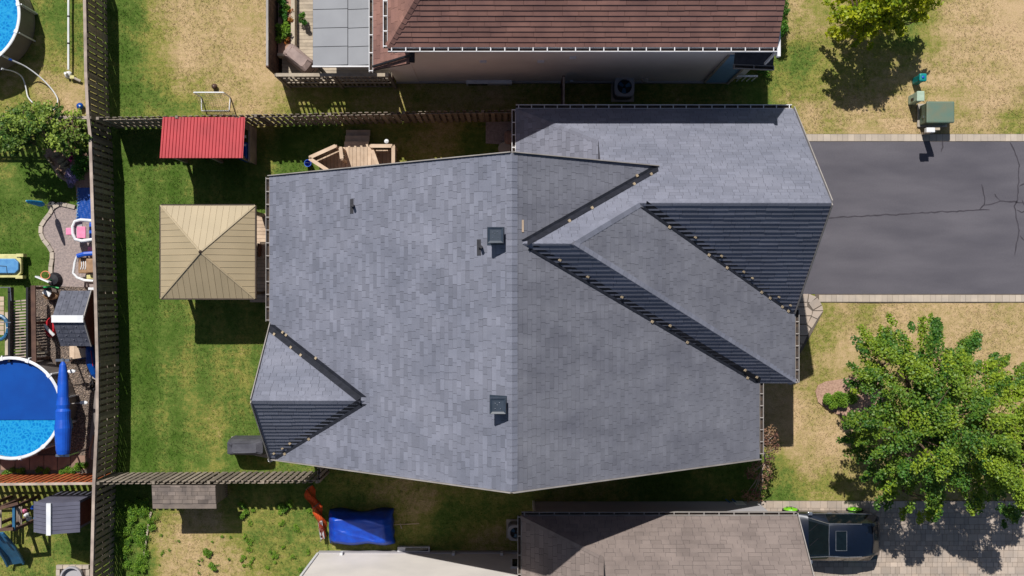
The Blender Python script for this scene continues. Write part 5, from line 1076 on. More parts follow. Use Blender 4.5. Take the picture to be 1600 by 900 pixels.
for q in ((103, 113, 367, 356), (120, 134, 372, 354)): mb = MB(); a = P(q[0], q[2], .95); b = P(q[1], q[3], .95); mb.box(a.x, b.x, a.y, b.y, .55 if q[0] < 110 else .9, .97); mb.build('shelf', M_pink, t, bevel=.02)
mb = MB(); a = P(138, 400, .3); mb.box(a.x, a.x+.2, a.y, a.y+.35, .02, .35); mb.build('drawer', M_pink, t)
t = thing('toy_armchair', 'brown slatted toy seat in a white rounded frame with a blue top', 'toy', tuple(P(132, 418)[:2])+(0,))
pts = [P(146, 396.5, .7), P(121, 398, .7), P(117, 410, .7), P(114.5, 427, .7), P(121, 434, .7), P(132, 438, .7), P(146, 439, .7)]
mb = MB(); mb.tube(pts, .05, 8); mb.build('frame', M_whitep, t); mb = MB(); mb.tube([P(146, 396, .78), P(132, 397, .8), P(121, 400, .78)], .09, 8); mb.build('top', M_blue, t)
a = P(122, 427, .6); b = P(138, 402, .6); mb = MB(); mb.box(a.x, b.x, a.y, b.y, .3, .6); mb.build('seat', M_brownp, t, bevel=.03); a = P(134, 426, .8); b = P(146, 404, .8); mb = MB(); mb.box(a.x, b.x, a.y, b.y, .3, .8); mb.build('backrest', M_brownp, t, bevel=.03)
for k in range(3): mb = MB(); mb.tube([P(127+k*3.4, 408, .615), P(128+k*3.2, 415, .615), P(126+k*3.6, 421, .615)], .02, 6); mb.build('slat', M_whitep, t)
for q in (pts[1], pts[4], pts[5]): mb = MB(); mb.tube([q, Vector((q.x+.08, q.y, 0))], .04, 8); mb.build('leg', M_whitep, t)
mb = MB(); a = P(133, 432, .6); mb.box(a.x, a.x+.35, a.y-.1, a.y+.08, .3, .5); mb.build('footrest', M_yel, t, bevel=.03)
t = thing('water_table', 'low pale green toy sand table with a light blue lid on the grass', 'toy', tuple(P(15, 417)[:2])+(0,))
def rr_poly(x0, x1, y0, y1, c): return [(x0+c, y0), (x1-c, y0), (x1, y0+c), (x1, y1-c), (x1-c, y1), (x0+c, y1), (x0, y1-c), (x0, y0+c)]
a = P(-22, 434, .4); b = P(33, 397, .4); mb = MB(); mb.prism(rr_poly(a.x, b.x, a.y, b.y, .18), .22, .4); mb.build('basin', M_yel, t, bevel=.03)
a = P(-20, 427, .55); b = P(28, 404, .55); mb = MB(); mb.prism(rr_poly(a.x, b.x, a.y, b.y, .14), .4, .52); mb.build('lid', M_bluel, t, bevel=.03)
for q in ((36, 401, -.6), (35, 431, .6)): mb = MB(); c = P(q[0]-3, q[1]+(1 if q[2] < 0 else -1), .3); mb.beam(c-Vector((.12, .12*q[2], 0)), c+Vector((.15, -.12*q[2]*1, 0)), .12, .3); mb.build('corner_leg', M_yel, t)
mb = MB(); mb.tube([P(-6, 415, .53), P(10, 416, .53), P(11, 426, .53)], .012, 5); mb.build('lid_groove', M_black, t)
t = thing('toy_basketball_hoop', 'toy basketball hoop with orange ring and dark base tipped on the path edge', 'toy', tuple(P(74, 435)[:2])+(0,))
c = P(71, 430, .9); mb = MB(); n = 20; mb.tube([c+Vector((.17*math.cos(k*2*math.pi/n), .15*math.sin(k*2*math.pi/n), 0)) for k in range(n+1)], .018, 6); mb.build('ring', mat('peach_plastic', rgb(232, 150, 110), rough=.4), t)
mb = MB(); mb.beam(P(57, 432, .95), P(78, 441, .95), .05, .25); mb.build('backboard', M_whitep, t); mb = MB(); mb.tube([P(68, 437, .9), P(82, 438, .1)], .03, 8); mb.build('pole', M_greenp, t); mb = MB(); a = P(84, 437, .15); mb.lathe(a, [(.28, -.13), (.28, -.05), (.2, .08), (.001, .1)], 16); mb.build('base', M_black, t)
t = thing('toy_car', 'small red and cream toy car left of the playhouse roof', 'toy', tuple(P(78, 512)[:2])+(0,))
a = P(76, 512, .5); mb = MB(); vs = []; mb.lathe((a.x, a.y, 0), [(.001, .05), (.2, .08), (.26, .3), (.2, .45), (.001, .5)], 16, sx=.9, sy=1.5); mb.build('body', M_red2, t); mb = MB(); mb.tube([P(70, 508, .6), P(76, 516, .62), P(84, 524, .55)], .06, 8); mb.build('roof_strip', M_whitep, t); mb = MB(); mb.box(a.x-.12, a.x+.02, a.y-.12, a.y+.08, .42, .56); mb.build('seat', M_blackp, t, bevel=.02)
for dx in (-.2, .2):
    for dy in (-.25, .25): mb = MB(); mb.tube([(a.x+dx, a.y+dy, .1), (a.x+dx+.05*(1 if dx > 0 else -1), a.y+dy, .1)], .1, 12); mb.build('wheel', M_black, t)
t = thing('toy_stroller', 'jumble of a cream and grey toy pushchair under a green handle above the playhouse corner', 'toy', tuple(P(77, 460)[:2])+(0,))
mb = MB(); mb.tube([P(65, 449.5, .6), P(78, 447.5, .65), P(92, 450, .6)], .03, 8); mb.build('handle', M_greenp, t)
a = P(78, 462, .35); mb = MB(); mb.lathe((a.x, a.y, .05), [(.001, 0), (.24, .05), (.28, .25), (.22, .3), (.18, .2), (.001, .15)], 16, sx=1, sy=.6); mb.build('tub', M_brownp, t)
mb = MB(); mb.beam(P(68, 455, .45), P(79, 461, .45), .16, .08); mb.build('panel', M_whitep, t); mb = MB(); mb.beam(P(72, 450, .45), P(80, 457, .45), .1, .06); mb.build('strap', M_blackp, t)
t = thing('blue_tarp', 'deep blue ground tarp between the lavender and the upright toy centre', 'tarp', tuple(P(132, 318)[:2])+(0,))
mb = MB(); vs = []; nj, ni = 22, 9
for j in range(nj):
    for i in range(ni):
        l_ = 121.5+(2.2*math.sin(j*2.9) if i == 0 else 0)-(1 if j > 12 else 0); q = P(l_+(147-l_)*i/(ni-1), 293+j*2.5, .1); vs.append((q.x, q.y, .06+.008*math.sin(i*1.9+j*.8)))
mb.raw(vs, [(j*ni+i, (j+1)*ni+i, (j+1)*ni+i+1, j*ni+i+1) for j in range(nj-1) for i in range(ni-1)]); o = mb.build('sheet', M_solar, t); o.modifiers.new('thick', 'SOLIDIFY').thickness = .01
mb = MB(); 
for j in range(0, nj-1): q = Vector(vs[j*ni]); q2 = Vector(vs[(j+1)*ni]); mb.beam(q+Vector((0, 0, .01)), (q+q2)/2+Vector((-.02, 0, .015)), .03, .02)
mb.build('frayed_edge', M_bluel, t)
# pool deck with slatted stair
t = thing('pool_deck', 'dark slatted wooden stair deck above the lower round pool', 'deck', tuple(P(40, 510)[:2])+(0,))
for k in range(20): mb = MB(); a = P(20, 471+4.6*k, 1.05); b = P(43.5, 470+4.6*k-1, 1.05); mb.beam(a, b, .05, .03); mb.build('slat', M_wood2, t)
for q in ((17, 449, 565, 1.2, M_black), (45, 449, 565, 1.1, M_black)): mb = MB(); mb.beam(P(q[0], q[1], q[3]), P(q[0], q[2], q[3]), .08, .3); mb.build('stringer', q[4], t)
mb = MB(); mb.beam(P(52, 446, 1.35), P(53.5, 566, 1.35), .17, .06); mb.build('handrail', M_wooddk, t)
for y_ in (450, 505, 562): a = P(52.5, y_, 1.3); mb = MB(); mb.beam(Vector((a.x, a.y, 0)), a, .1, .1, up=(1, 0, 0)); mb.build('post', M_wooddk, t)
mb = MB(); mb.beam(P(56, 530, .5), P(63, 546, .1), .1, .05); mb.build('brace', M_woodlt, t); mb = MB(); mb.beam(P(56, 551, .1), P(75, 550, .1), .08, .05); mb.build('foot', M_woodgy, t)
mb = MB(); mb.tube([P(-10, 449, 1.6), P(16, 449, 1.6), P(17.5, 470, 1.6)], .02, 6); mb.tube([P(-10, 503, 1.6), P(17, 504, 1.6)], .015, 6); mb.build('metal_rail', M_chrome, t)
for k in range(8): mb = MB(); a = P(-12, 470+k*7.6, .8); b = P(6, 463+k*7.6, .8); mb.box(a.x, b.x, a.y, b.y-.01, .75, .8); mb.build('platform_board', M_woodlt, t)
mb = MB(); a = P(8.5, 560, .8); b = P(13, 488, .8); mb.box(a.x, b.x, a.y, b.y, .76, .84); mb.build('edge_board', M_woodgy, t)
t = thing('pool_float', 'pale blue pool ring resting on the boards at the left edge above the lower pool', 'float', tuple(P(0, 512, .9))); c = P(-2, 512, .9); mb = MB(); mb.tube([c+Vector((.35*math.cos(k*.3927), .45*math.sin(k*.3927), 0)) for k in range(17)], .07, 8); mb.build('ring', M_bluesl, t); mb = MB(); mb.lathe(c+Vector((.35, 0, .06)), [(.02, 0), (.02, .02), (.001, .025)], 8); mb.build('valve', M_whitep, t)
# bench/box by the playhouse
t = thing('wooden_bench_seat', 'pale wooden bench top right below the playhouse', 'bench', tuple(P(120, 545)[:2])+(0,))
for k in range(3): mb = MB(); a = P(108.5+8.5*k, 561, .35); b = P(116.6+8.5*k, 535, .35); mb.box(a.x, b.x, a.y, b.y, .31, .35); mb.build('slat', M_woodlt, t)
for x_ in (110, 131): mb = MB(); a = P(x_, 558, .3); mb.box(a.x-.03, a.x+.03, a.y, a.y+.5, 0, .31); mb.build('leg', M_wooddk, t)
mb = MB(); mb.beam(P(108, 564, .1), P(134, 559.5, .1), .05, .15); mb.build('edging', M_wooddk, t)
t = thing('dark_boots', 'dark red garden boots standing on the bench below the playhouse', 'boots', tuple(P(125, 540)[:2])+(0,))
for q in (124, 130): mb = MB(); a = P(q, 541, .5); mb.lathe((a.x, a.y, .35), [(.001, 0), (.07, 0), (.06, .25), (.05, .25), (.001, .05)], 12); mb.build('boot', M_maroon if q > 125 else M_blackp, t)
# solar hose / tangled thing
t = thing('blue_kayak', 'long dark blue covered board lying against the long fence below the playhouse', 'boat', tuple(P(145, 560)[:2])+(0,)); mb = MB(); pts = [P(140, 536, .3), P(141, 550, .32), P(143, 568, .3), P(147, 584, .25), P(150, 592, .2)]; mb.tube(pts, [.10, .18, .2, .13, .03], 12); mb.build('hull', M_solar, t); mb = MB(); mb.tube([P(142, 548, .52), P(145, 572, .5)], .012, 6); mb.build('strap', M_red2, t)
t = thing('garden_hose', 'tangled grey hose and hanging bag on the gravel beside the long fence', 'hose', tuple(P(145, 600)[:2])+(0,)); f = []
for k in range(60): th = k*.55; f.append(P(144+4*math.cos(th)*(1-k/90), 602+9*math.sin(th)*(1-k/80), .12+.05*math.sin(k))) 
mb = MB(); mb.tube([P(138, 576, .1), P(139, 586, .1), P(142, 592, .12)]+f, .015, 5); mb.build('tube', M_blackp, t); mb = MB(); mb.beam(P(141, 586, .2), P(153, 592, .2), .12, .1); mb.build('reel_arm', M_gutter, t)
t = thing('long_cover', 'narrow grey cover strip leaning along the lower fence side beside the gravel', 'cover', tuple(P(150, 640)[:2])+(0,)); mb = MB(); vs = [P(147, 610, .35), P(151, 610, .35), P(153, 660, .35), P(150, 718, .2), P(143, 718, .2), P(141, 680, .2), P(145, 640, .3)]; mb.prism([tuple(v[:2]) for v in vs], .1, .3); mb.build('sheet', M_poolwall, t, bevel=.03)
mb = MB(); mb.tube([P(146, 680, .35), P(141, 700, .3), P(140, 715, .3)], .04, 6); mb.build('edge_roll', M_slab, t)
# little round post lamps by the pool
for k, (a, b) in enumerate(((108, 580), (127, 629))):
    c = P(a+4, b, .8); t = thing('pool_ladder_cap', ['white plastic bracket jutting from the pool wall behind the cover reel top', 'white oval bracket jutting from the pool wall right of the cover reel'][k], 'bracket', tuple(c)); mb = MB(); mb.lathe(c, [(.001, -.02), (.16, 0), (.15, .04), (.001, .06)], 16, sx=1, sy=.45); mb.build('plate', M_whitep, t); mb = MB(); mb.tube([P(a-18, b+2, .8), c], .02, 6); mb.build('arm', M_gutter, t)
# lower left shed
t = thing('resin_shed', 'grey resin shed with white ridge strip below the orange stained fence', 'shed', (-16.6, -8.0, 0))
xr, xw, xe, yn, ys_ = -16.62, -17.36, -15.68, -7.55, -8.68; zr, ze = 2.45, 2.05
for s_, xx in ((-1, xw), (1, xe)):
    for j in range(8):
        ya = yn+(ys_-yn)*j/8; yb = yn+(ys_-yn)*(j+1)/8; v = [Vector((xr, ya-.006, zr)), Vector((xr, yb+.006, zr)), Vector((xx, yb+.006, ze)), Vector((xx, ya-.006, ze))]
        if s_ < 0: v = v[::-1]
        mb = MB(); mb.raw(v+[q-Vector((0, 0, .03)) for q in v], [(3, 2, 1, 0), (0, 1, 5, 4), (1, 2, 6, 5), (2, 3, 7, 6), (3, 0, 4, 7)][0:0]+[(0, 1, 2, 3), (0, 4, 5, 1), (1, 5, 6, 2), (2, 6, 7, 3), (3, 7, 4, 0)]); mb.build('roof_board', M_shedgrey, t)
mb = MB(); mb.box(xr-.08, xr+.08, ys_-.01, yn+.01, zr-.02, zr+.05); mb.build('ridge_strip', M_whitep, t)
mb = MB(); x0, x1 = xw+.1, xe-.1; y0, y1 = ys_+.08, yn-.02
mb.raw([(x0, y1, 0), (x1, y1, 0), (x1, y1, ze+.02), (xr, y1, zr-.03), (x0, y1, ze+.02), (x0, y0, 0), (x1, y0, 0), (x1, y0, ze+.02), (xr, y0, zr-.03), (x0, y0, ze+.02)], [(4, 3, 2, 1, 0), (5, 6, 7, 8, 9), (1, 2, 7, 6), (0, 5, 9, 4)]); mb.build('walls', M_shedgrey, t)
mb = MB(); mb.box(x1-.0, x1+.02, y0+.1, y1-.1, .05, 1.9); mb.build('side_panel', M_maroon, t)
# play structure with slide
t = thing('climbing_frame', 'wooden climbing frame with a steel blue slide at the lower left corner', 'playset', (-19, -9, 0))
pc_ = [P(*q, 1.4) for q in ((2, 795), (22, 790), (22, 828), (2, 830))]
for x_ in (-22, 3, 22):
    for y_ in (792, 828): a = P(x_, y_, 1.9); mb = MB(); mb.beam(Vector((a.x, a.y, 0)), a, .1, .1, up=(1, 0, 0)); mb.build('post', M_wooddk, t)
for k in range(5): mb = MB(); a = P(-20+k*4.6, 812, 1.2); b = P(-16.4+k*4.6, 797, 1.2); mb.box(a.x, b.x, a.y-.35, b.y, 1.16, 1.2); mb.build('floor_board', M_wood2, t)
for q in (((-10, 797), (29, 786)), ((-22, 830), (21, 826))): mb = MB(); mb.beam(P(*q[0], 2.0), P(*q[1], 2.0), .1, .1); mb.build('beam', M_wooddk, t)
mb = MB(); mb.beam(P(22, 790, 1.9), P(22, 828, 1.9), .09, .09); mb.build('beam', M_bluesl, t)
for k in range(4): mb = MB(); mb.beam(P(24+k*3.2, 792, .9), P(24+k*3.2, 826, .6), .05, .05); mb.build('ladder_rung', M_wood2, t)
sp_ = [P(-6, 834, 1.25), P(4, 845, 1.05), P(14, 857, .75), P(22, 870, .4), P(27, 881, .15)]; wv = Vector((.30, .05, 0)); mb = MB()
for i in range(len(sp_)-1):
    a, b = sp_[i], sp_[i+1]; c1 = [a-wv+Vector((0, 0, .12)), a-wv*.8, a+wv*.8, a+wv+Vector((0, 0, .12))]; c2 = [b-wv+Vector((0, 0, .12)), b-wv*.8, b+wv*.8, b+wv+Vector((0, 0, .12))]
    for k in range(3): mb.poly([c1[k], c1[k+1], c2[k+1], c2[k]][::-1])
o = mb.build('slide', M_bluesl, t); o.modifiers.new('thick', 'SOLIDIFY').thickness = .05
mb = MB(); mb.tube([p_-wv+Vector((0, 0, .14)) for p_ in sp_], .05, 8); mb.build('slide_rail', M_bluesl, t); mb = MB(); mb.tube([p_+wv+Vector((0, 0, .14)) for p_ in sp_], .05, 8); mb.build('slide_rail', M_bluesl, t)
for k, (a, b, m_) in enumerate(((28, 803, M_red2), (31, 801, M_pink), (34, 808, M_whitep), (45, 796, M_blue), (38, 814, M_whitep), (49, 812, M_cyan))):
    c = P(a, b, .5); t2 = thing('toy_figure', ['small red toy', 'small pink toy', 'upper small white toy', 'small blue toy', 'lower small white toy', 'small cyan toy cup'][k]+' on the ground between the climbing frame and the grey resin shed', 'toy', tuple(c)); mb = MB(); mb.lathe(Vector((c.x, c.y, 0)), [(.001, 0), (.08, .02), (.09, .14), (.05, .22)], 10); mb.build('body', m_, t2); mb = MB(); mb.lathe(Vector((c.x, c.y, .2)), [(.05, 0), (.06, .05), (.001, .1)], 10); mb.build('top', m_, t2)
# fire pit
t = thing('fire_pit', 'round fire pit ring inside a square pale stone surround at the bottom edge', 'fire pit', tuple(P(113, 903)[:2])+(0,))
c = P(112, 902, .2); mb = MB(); mb.lathe(Vector((c.x, c.y, 0)), [(.42, .1), (.42, .28), (.36, .28), (.34, .05), (.001, .05)], 28); mb.build('ring', M_wallg, t); mb = MB(); mb.lathe(Vector((c.x, c.y, .05)), [(.33, .01), (.001, .04)], 20); mb.build('ash_bed', M_slab, t)
a = P(88, 920, .1); b = P(140, 883, .1); x = a.x
while x < b.x-.1: mb = MB(); mb.box(x+.006, x+.24, b.y-.14, b.y, 0, .12+.02*rr.random()); mb.build('stone', M_paverb, t); x += .25
for xx in (a.x, b.x-.14):
    y = b.y-.16
    while y > a.y: mb = MB(); mb.box(xx, xx+.14, y-.24, y-.006, 0, .12+.02*rr.random()); mb.build('stone', M_paverb, t); y -= .25
mb = MB(); mb.box(a.x+.15, b.x-.15, a.y, b.y-.15, 0, .05); mb.build('gravel_floor', M_gravelb, t)

# ================================================================== VEGETATION
def tree(name, label, crown, zb, zt, m, leaf, n_cl, per, seed, base=None, tones=(.0, .25), bright=(), trunk_r=.12, cat='tree', rad=.42, group=None, zref=None, bark=M_bark, shell=.85, nb=9):
    """crown: outline in photo pixels taken at mid height; a dome of leaf clumps on a branched trunk"""
    r = random.Random(seed); zm = zref or (zb+zt)/2; cp = [P(*q, zm) for q in crown]; poly = [(p_.x, p_.y) for p_ in cp]; c = sum(cp, Vector())/len(cp)
    bx = base or (c.x, c.y); t = thing(name, label, cat, (bx[0], bx[1], 0), group)
    xs_ = [p_[0] for p_ in poly]; ys_ = [p_[1] for p_ in poly]; cl = []; tips = []
    def edge(x, y):
        return min(abs((b[1]-a[1])*x-(b[0]-a[0])*y+b[0]*a[1]-b[1]*a[0])/max(.01, math.hypot(b[1]-a[1], b[0]-a[0])) if 0 <= ((x-a[0])*(b[0]-a[0])+(y-a[1])*(b[1]-a[1]))/max(.001, (b[0]-a[0])**2+(b[1]-a[1])**2) <= 1 else math.hypot(x-a[0], y-a[1]) for a, b in zip(poly, poly[1:]+poly[:1]))
    mx = max(.1, max(edge(c.x+dx, c.y+dy) for dx in (-.5, 0, .5) for dy in (-.5, 0, .5)))
    k = 0; tries = 0; ph = [r.uniform(0, 6.28) for _ in range(6)]
    while k < n_cl and tries < n_cl*60:
        tries += 1; x = r.uniform(min(xs_), max(xs_)); y = r.uniform(min(ys_), max(ys_))
        if not inpoly(x, y, poly): continue
        e = min(1, edge(x, y)/mx); dome = math.sqrt(max(0, 1-(1-e)**2)); lay = r.random(); d = Vector((x-c.x, y-c.y, 0)); ang = math.atan2(d.y, d.x)
        # boughs radiate from the trunk: leave valleys between them
        bough = .5+.5*math.sin(ang*nb+ph[0]+1.3*math.sin(d.length*1.4+ph[1])); lump = .5+.5*math.sin(x*2.3+ph[2]+1.5*math.sin(y*1.7+ph[4]))*math.sin(y*2.6+ph[3])
        if r.random() > .42+.35*bough+.4*lump: continue
        hi = .40+.40*bough+.30*lump
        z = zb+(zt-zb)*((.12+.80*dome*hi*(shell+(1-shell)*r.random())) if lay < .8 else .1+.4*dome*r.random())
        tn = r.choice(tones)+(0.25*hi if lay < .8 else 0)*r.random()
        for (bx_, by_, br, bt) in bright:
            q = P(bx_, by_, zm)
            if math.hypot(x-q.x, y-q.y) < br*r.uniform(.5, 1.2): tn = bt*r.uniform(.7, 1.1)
        s_ = rad*r.uniform(.5, 1.2)*(.6+.4*min(1, e*3))
        for j in range(3):   # a short spray: three overlapping clumps along the outward direction
            f = (j-1)*s_*.75; xx, yy = x+math.cos(ang)*f, y+math.sin(ang)*f; q_ = s_*(1, .9, .6)[j]
            cl.append((xx, yy, z-.10*j*s_-.05*j, q_, q_, q_*.5, tn, int(per/3*q_/rad*r.uniform(.7, 1.3))))
        tips.append(Vector((x, y, z))); k += 1
    leaf_mesh('foliage', cl, leaf, m, t, seed=seed)
    mb = MB(); b0 = Vector((bx[0], bx[1], 0)); fork = Vector((bx[0]*.7+c.x*.3, bx[1]*.7+c.y*.3, zb*.75)); mb.tube([b0, (b0+fork)/2+Vector((.04, .03, 0)), fork], [trunk_r*1.3, trunk_r, trunk_r*.85], 10); tr = mb.build('trunk', bark, t)
    mb = MB(); r.shuffle(tips); mains = []
    for q in tips[:9]:
        m1 = fork+(q-fork)*.5+Vector((r.uniform(-.2, .2), r.uniform(-.2, .2), .3)); mb.tube([fork, m1, q], [trunk_r*.6, trunk_r*.38, .015], 6); mains += [m1, fork+(m1-fork)*.7, m1+(q-m1)*.5]
    for q in tips[9:90]:
        s_ = min(mains, key=lambda v: (v-q).length); mid = (s_+q)/2+Vector((r.uniform(-.1, .1), r.uniform(-.1, .1), .05)); mb.tube([s_, mid, q], [.035*trunk_r/.12, .02, .006], 4)
    mb.build('limbs', bark, t); return t
crown = [(1318,646),(1345,628),(1350,604),(1338,588),(1340,562),(1350,552),(1355,528),(1378,512),(1400,520),(1412,500),(1440,500),(1448,515),(1462,496),(1500,494),(1500,512),(1490,530),(1512,528),(1530,514),(1556,534),(1540,546),(1530,556),(1560,565),(1600,562),(1640,580),(1660,680),(1650,780),(1610,815),(1600,835),(1575,805),(1555,790),(1548,822),(1520,795),(1500,780),(1490,812),(1470,832),(1452,800),(1436,826),(1425,780),(1400,812),(1385,796),(1378,758),(1352,742),(1338,722),(1345,700),(1325,690),(1312,672)]
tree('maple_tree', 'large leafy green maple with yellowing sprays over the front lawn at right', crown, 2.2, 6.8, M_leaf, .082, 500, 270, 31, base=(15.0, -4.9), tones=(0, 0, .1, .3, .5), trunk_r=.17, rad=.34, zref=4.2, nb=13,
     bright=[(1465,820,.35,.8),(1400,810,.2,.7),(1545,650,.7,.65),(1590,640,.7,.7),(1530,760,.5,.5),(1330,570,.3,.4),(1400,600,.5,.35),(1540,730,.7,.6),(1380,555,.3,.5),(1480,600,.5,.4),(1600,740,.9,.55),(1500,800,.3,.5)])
crown = [(1303,42),(1312,20),(1305,0),(1325,-40),(1370,-75),(1430,-70),(1470,-30),(1476,0),(1462,16),(1450,12),(1448,30),(1430,20),(1418,28),(1420,44),(1400,46),(1396,60),(1380,52),(1378,66),(1360,56),(1345,64),(1340,46),(1325,50)]
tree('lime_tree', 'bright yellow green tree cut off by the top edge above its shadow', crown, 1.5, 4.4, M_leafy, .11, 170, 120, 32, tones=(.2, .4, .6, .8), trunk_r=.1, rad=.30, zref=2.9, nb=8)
crown = [(0,172),(12,158),(30,162),(45,150),(60,160),(75,158),(90,172),(105,165),(120,178),(128,190),(118,200),(126,212),(120,226),(108,222),(96,240),(80,236),(66,224),(52,236),(36,226),(20,238),(-20,230),(-40,180)]
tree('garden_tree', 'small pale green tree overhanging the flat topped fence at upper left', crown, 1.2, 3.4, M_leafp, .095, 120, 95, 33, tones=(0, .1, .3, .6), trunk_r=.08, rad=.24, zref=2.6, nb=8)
# sparse reddish tree by the front corner
t = thing('ornamental_tree', 'thin drooping purple leaved tree at the front corner of the grey house', 'tree', tuple(P(1190, 742)[:2])+(0,))
bp = [P(1190, 748, 0), P(1190, 735, .6), P(1196, 722, 1.2), P(1194, 708, 1.8), P(1188, 695, 2.3)]
mb = MB(); mb.tube(bp, [.05, .045, .04, .03, .02], 8); mb.build('trunk', M_wood2, t)
r_ = random.Random(9); mb = MB(); cl = []
for k, (a, b, z) in enumerate([(1196,680,2.4),(1205,672,2.3),(1190,672,2.4),(1208,690,2.2),(1212,700,1.9),(1204,715,1.8),(1175,735,1.6),(1170,742,1.5),(1182,725,1.8),(1199,728,1.4),(1200,745,1.2),(1192,758,1.0),(1180,770,.9),(1165,773,.8),(1172,778,.8),(1186,778,.6),(1203,735,1.6),(1210,680,2.2),(1200,700,2.2),(1184,745,1.5),(1195,690,2.4)]):
    q = P(a, b, z); s_ = min(bp, key=lambda v: (v-q).length); mb.tube([s_, (s_+q)/2+Vector((0, 0, .1)), q], [.022, .014, .005], 5); cl.append((q.x, q.y, q.z, .2, .2, .14, r_.choice((.1, .4, .8)), 42))
mb.build('limbs', M_wood2, t); leaf_mesh('foliage', cl, .075, M_leafr, t, seed=5)
def shrub(name, label, pts, m, leaf, per, seed, cat='shrub', z0=0, tones=(.2, .5), group=None, rz=.25):
    r = random.Random(seed); c = P(*pts[0][:2], z0); t = thing(name, label, cat, (c.x, c.y, z0), group); cl = []; mb = MB()
    for (a, b, s_, h_) in pts:
        q = P(a, b, z0+h_)
        for _ in range(4): cl.append((q.x+r.gauss(0, s_*.35), q.y+r.gauss(0, s_*.35), z0+h_*r.uniform(.5, 1), s_*.7, s_*.7, rz*s_/.3*.8, r.choice(tones), per))
        mb.tube([(q.x, q.y, z0), (q.x, q.y, z0+h_*.8)], .012, 5)
    leaf_mesh('foliage', cl, leaf, m, t, seed=seed); mb.build('stem', M_bark, t); return t
shrub('low_shrub', 'low rounded bright green shrub in the mulch bed under the maple', [(1297,622,.22,.35),(1307,620,.25,.4),(1318,624,.25,.4),(1330,622,.25,.4),(1303,629,.2,.3),(1318,632,.2,.3)], M_shrub, .05, 260, 41, tones=(.5, .7, .9))
shrub('corner_shrub', 'dense green shrub hugging the east wall of the brown roofed house', [(1226,5,.25,1.2),(1227,20,.25,1.2),(1226,35,.22,1.1),(1223,50,.2,1.0),(1224,-12,.25,1.2)], M_shrub, .06, 150, 42, tones=(.1, .4))
shrub('porch_shrub', 'dark shrub in the shade beside the porch railing', [(1172,102,.25,.5),(1184,98,.3,.5),(1196,104,.3,.5),(1188,108,.2,.4)], M_shrub, .06, 120, 43, tones=(.0, .3))
shrub('deck_plant', 'round leafy bright green plant in the planter above the taupe barbecue', [(438,44,.2,.6),(445,50,.2,.6),(436,56,.2,.5),(446,40,.15,.5)], M_shrub, .07, 90, 44, 'plant', .9, (.6, .9))
shrub('deck_plant', 'darker trailing plant further up the planter near the top edge', [(438,22,.2,.5),(442,10,.2,.5),(447,30,.15,.4),(440,-4,.2,.5)], M_shrub, .07, 70, 45, 'plant', .9, (.0, .5))
shrub('flowering_plant', 'orange flowering plant at the planter edge between the green plants', [(452,30,.14,.4),(450,62,.12,.4),(453,16,.12,.4),(446,66,.1,.3)], M_flower, .05, 60, 46, 'plant', .9, (.2, .6))
shrub('patio_plant', 'small potted plant on the grey deck boards by the patio cover', [(472,24,.16,.5),(476,33,.12,.4)], M_shrub, .06, 60, 47, 'plant', .85, (.0, .2))
shrub('lavender', 'purple lavender clump at the lower tip of the rock edged flower bed', [(110,268,.2,.35),(113,278,.2,.35),(108,284,.18,.3),(117,272,.2,.3),(107,275,.18,.3)], M_lav, .035, 200, 48, 'plant', tones=(.1, .5, .9))
shrub('pink_flowers', 'magenta flowers beside the flat rocks under the leafy tree', [(108,240,.14,.4),(110,247,.12,.4),(112,233,.1,.4)], M_magenta, .045, 80, 49, 'plant')
shrub('dark_bush', 'dark bush against the long fence between the rocks and the blue tarp', [(122,240,.3,.7),(126,255,.28,.7),(122,270,.28,.5),(130,232,.2,.8)], M_shrub, .06, 130, 50, tones=(.0, .1))
weeds = [((196,800),(206,790),(216,798),(226,785),(210,810),(222,805)), ((195,850),(188,868),(200,880),(192,838)), ((210,835),(220,850),(226,870),(214,890),(206,905),(228,890)), ((228,820),(224,835),(216,822))]
for i, w_ in enumerate(weeds):
    shrub('weed_bush', ['tall bright weeds below the lower fence corner', 'leafy weeds at the foot of the long fence near the bottom edge', 'long patch of green weeds beside the edging board', 'small weeds left of the shingled lean-to shed'][i], [(a+rr.uniform(-9,9), b+rr.uniform(-10,10), rr.uniform(.1, .24), .16) for a, b in w_*3], M_shrub, .042, 55, 60+i, 'weeds', tones=(.3, .6, .9))
for i, (a, b) in enumerate(((322, 862), (330, 884))):
    shrub('soil_weed', ['larger green weed tuft growing in the bare soil', 'smaller green weed tuft at the bottom of the bare soil'][i], [(a, b, .16-.05*i, .15), (a+3, b+5, .12-.04*i, .12)], M_shrub, .05, 80, 70+i, 'weeds', tones=(.5, .9))
for i, w_ in enumerate((((376,790),(384,800),(378,808)), ((440,790),(452,788),(446,794)), ((120,731),(112,735),(104,733),(96,737)), ((20,737),(32,735),(60,734),(72,737),(8,738)), ((124,726),(130,729)))):
    shrub('weed_clump', ['weeds at the right edge of the small shed shadow', 'weeds at the shade edge below the lower fence', 'pale weeds along the sunny end of the slab path', 'dark weeds between the slab path and the orange fence', 'short weeds by the long fence at the slab path end'][i], [(a, b, .14, .15) for a, b in w_], M_shrub, .045, 70, 80+i, 'weeds', tones=(.3, .7))

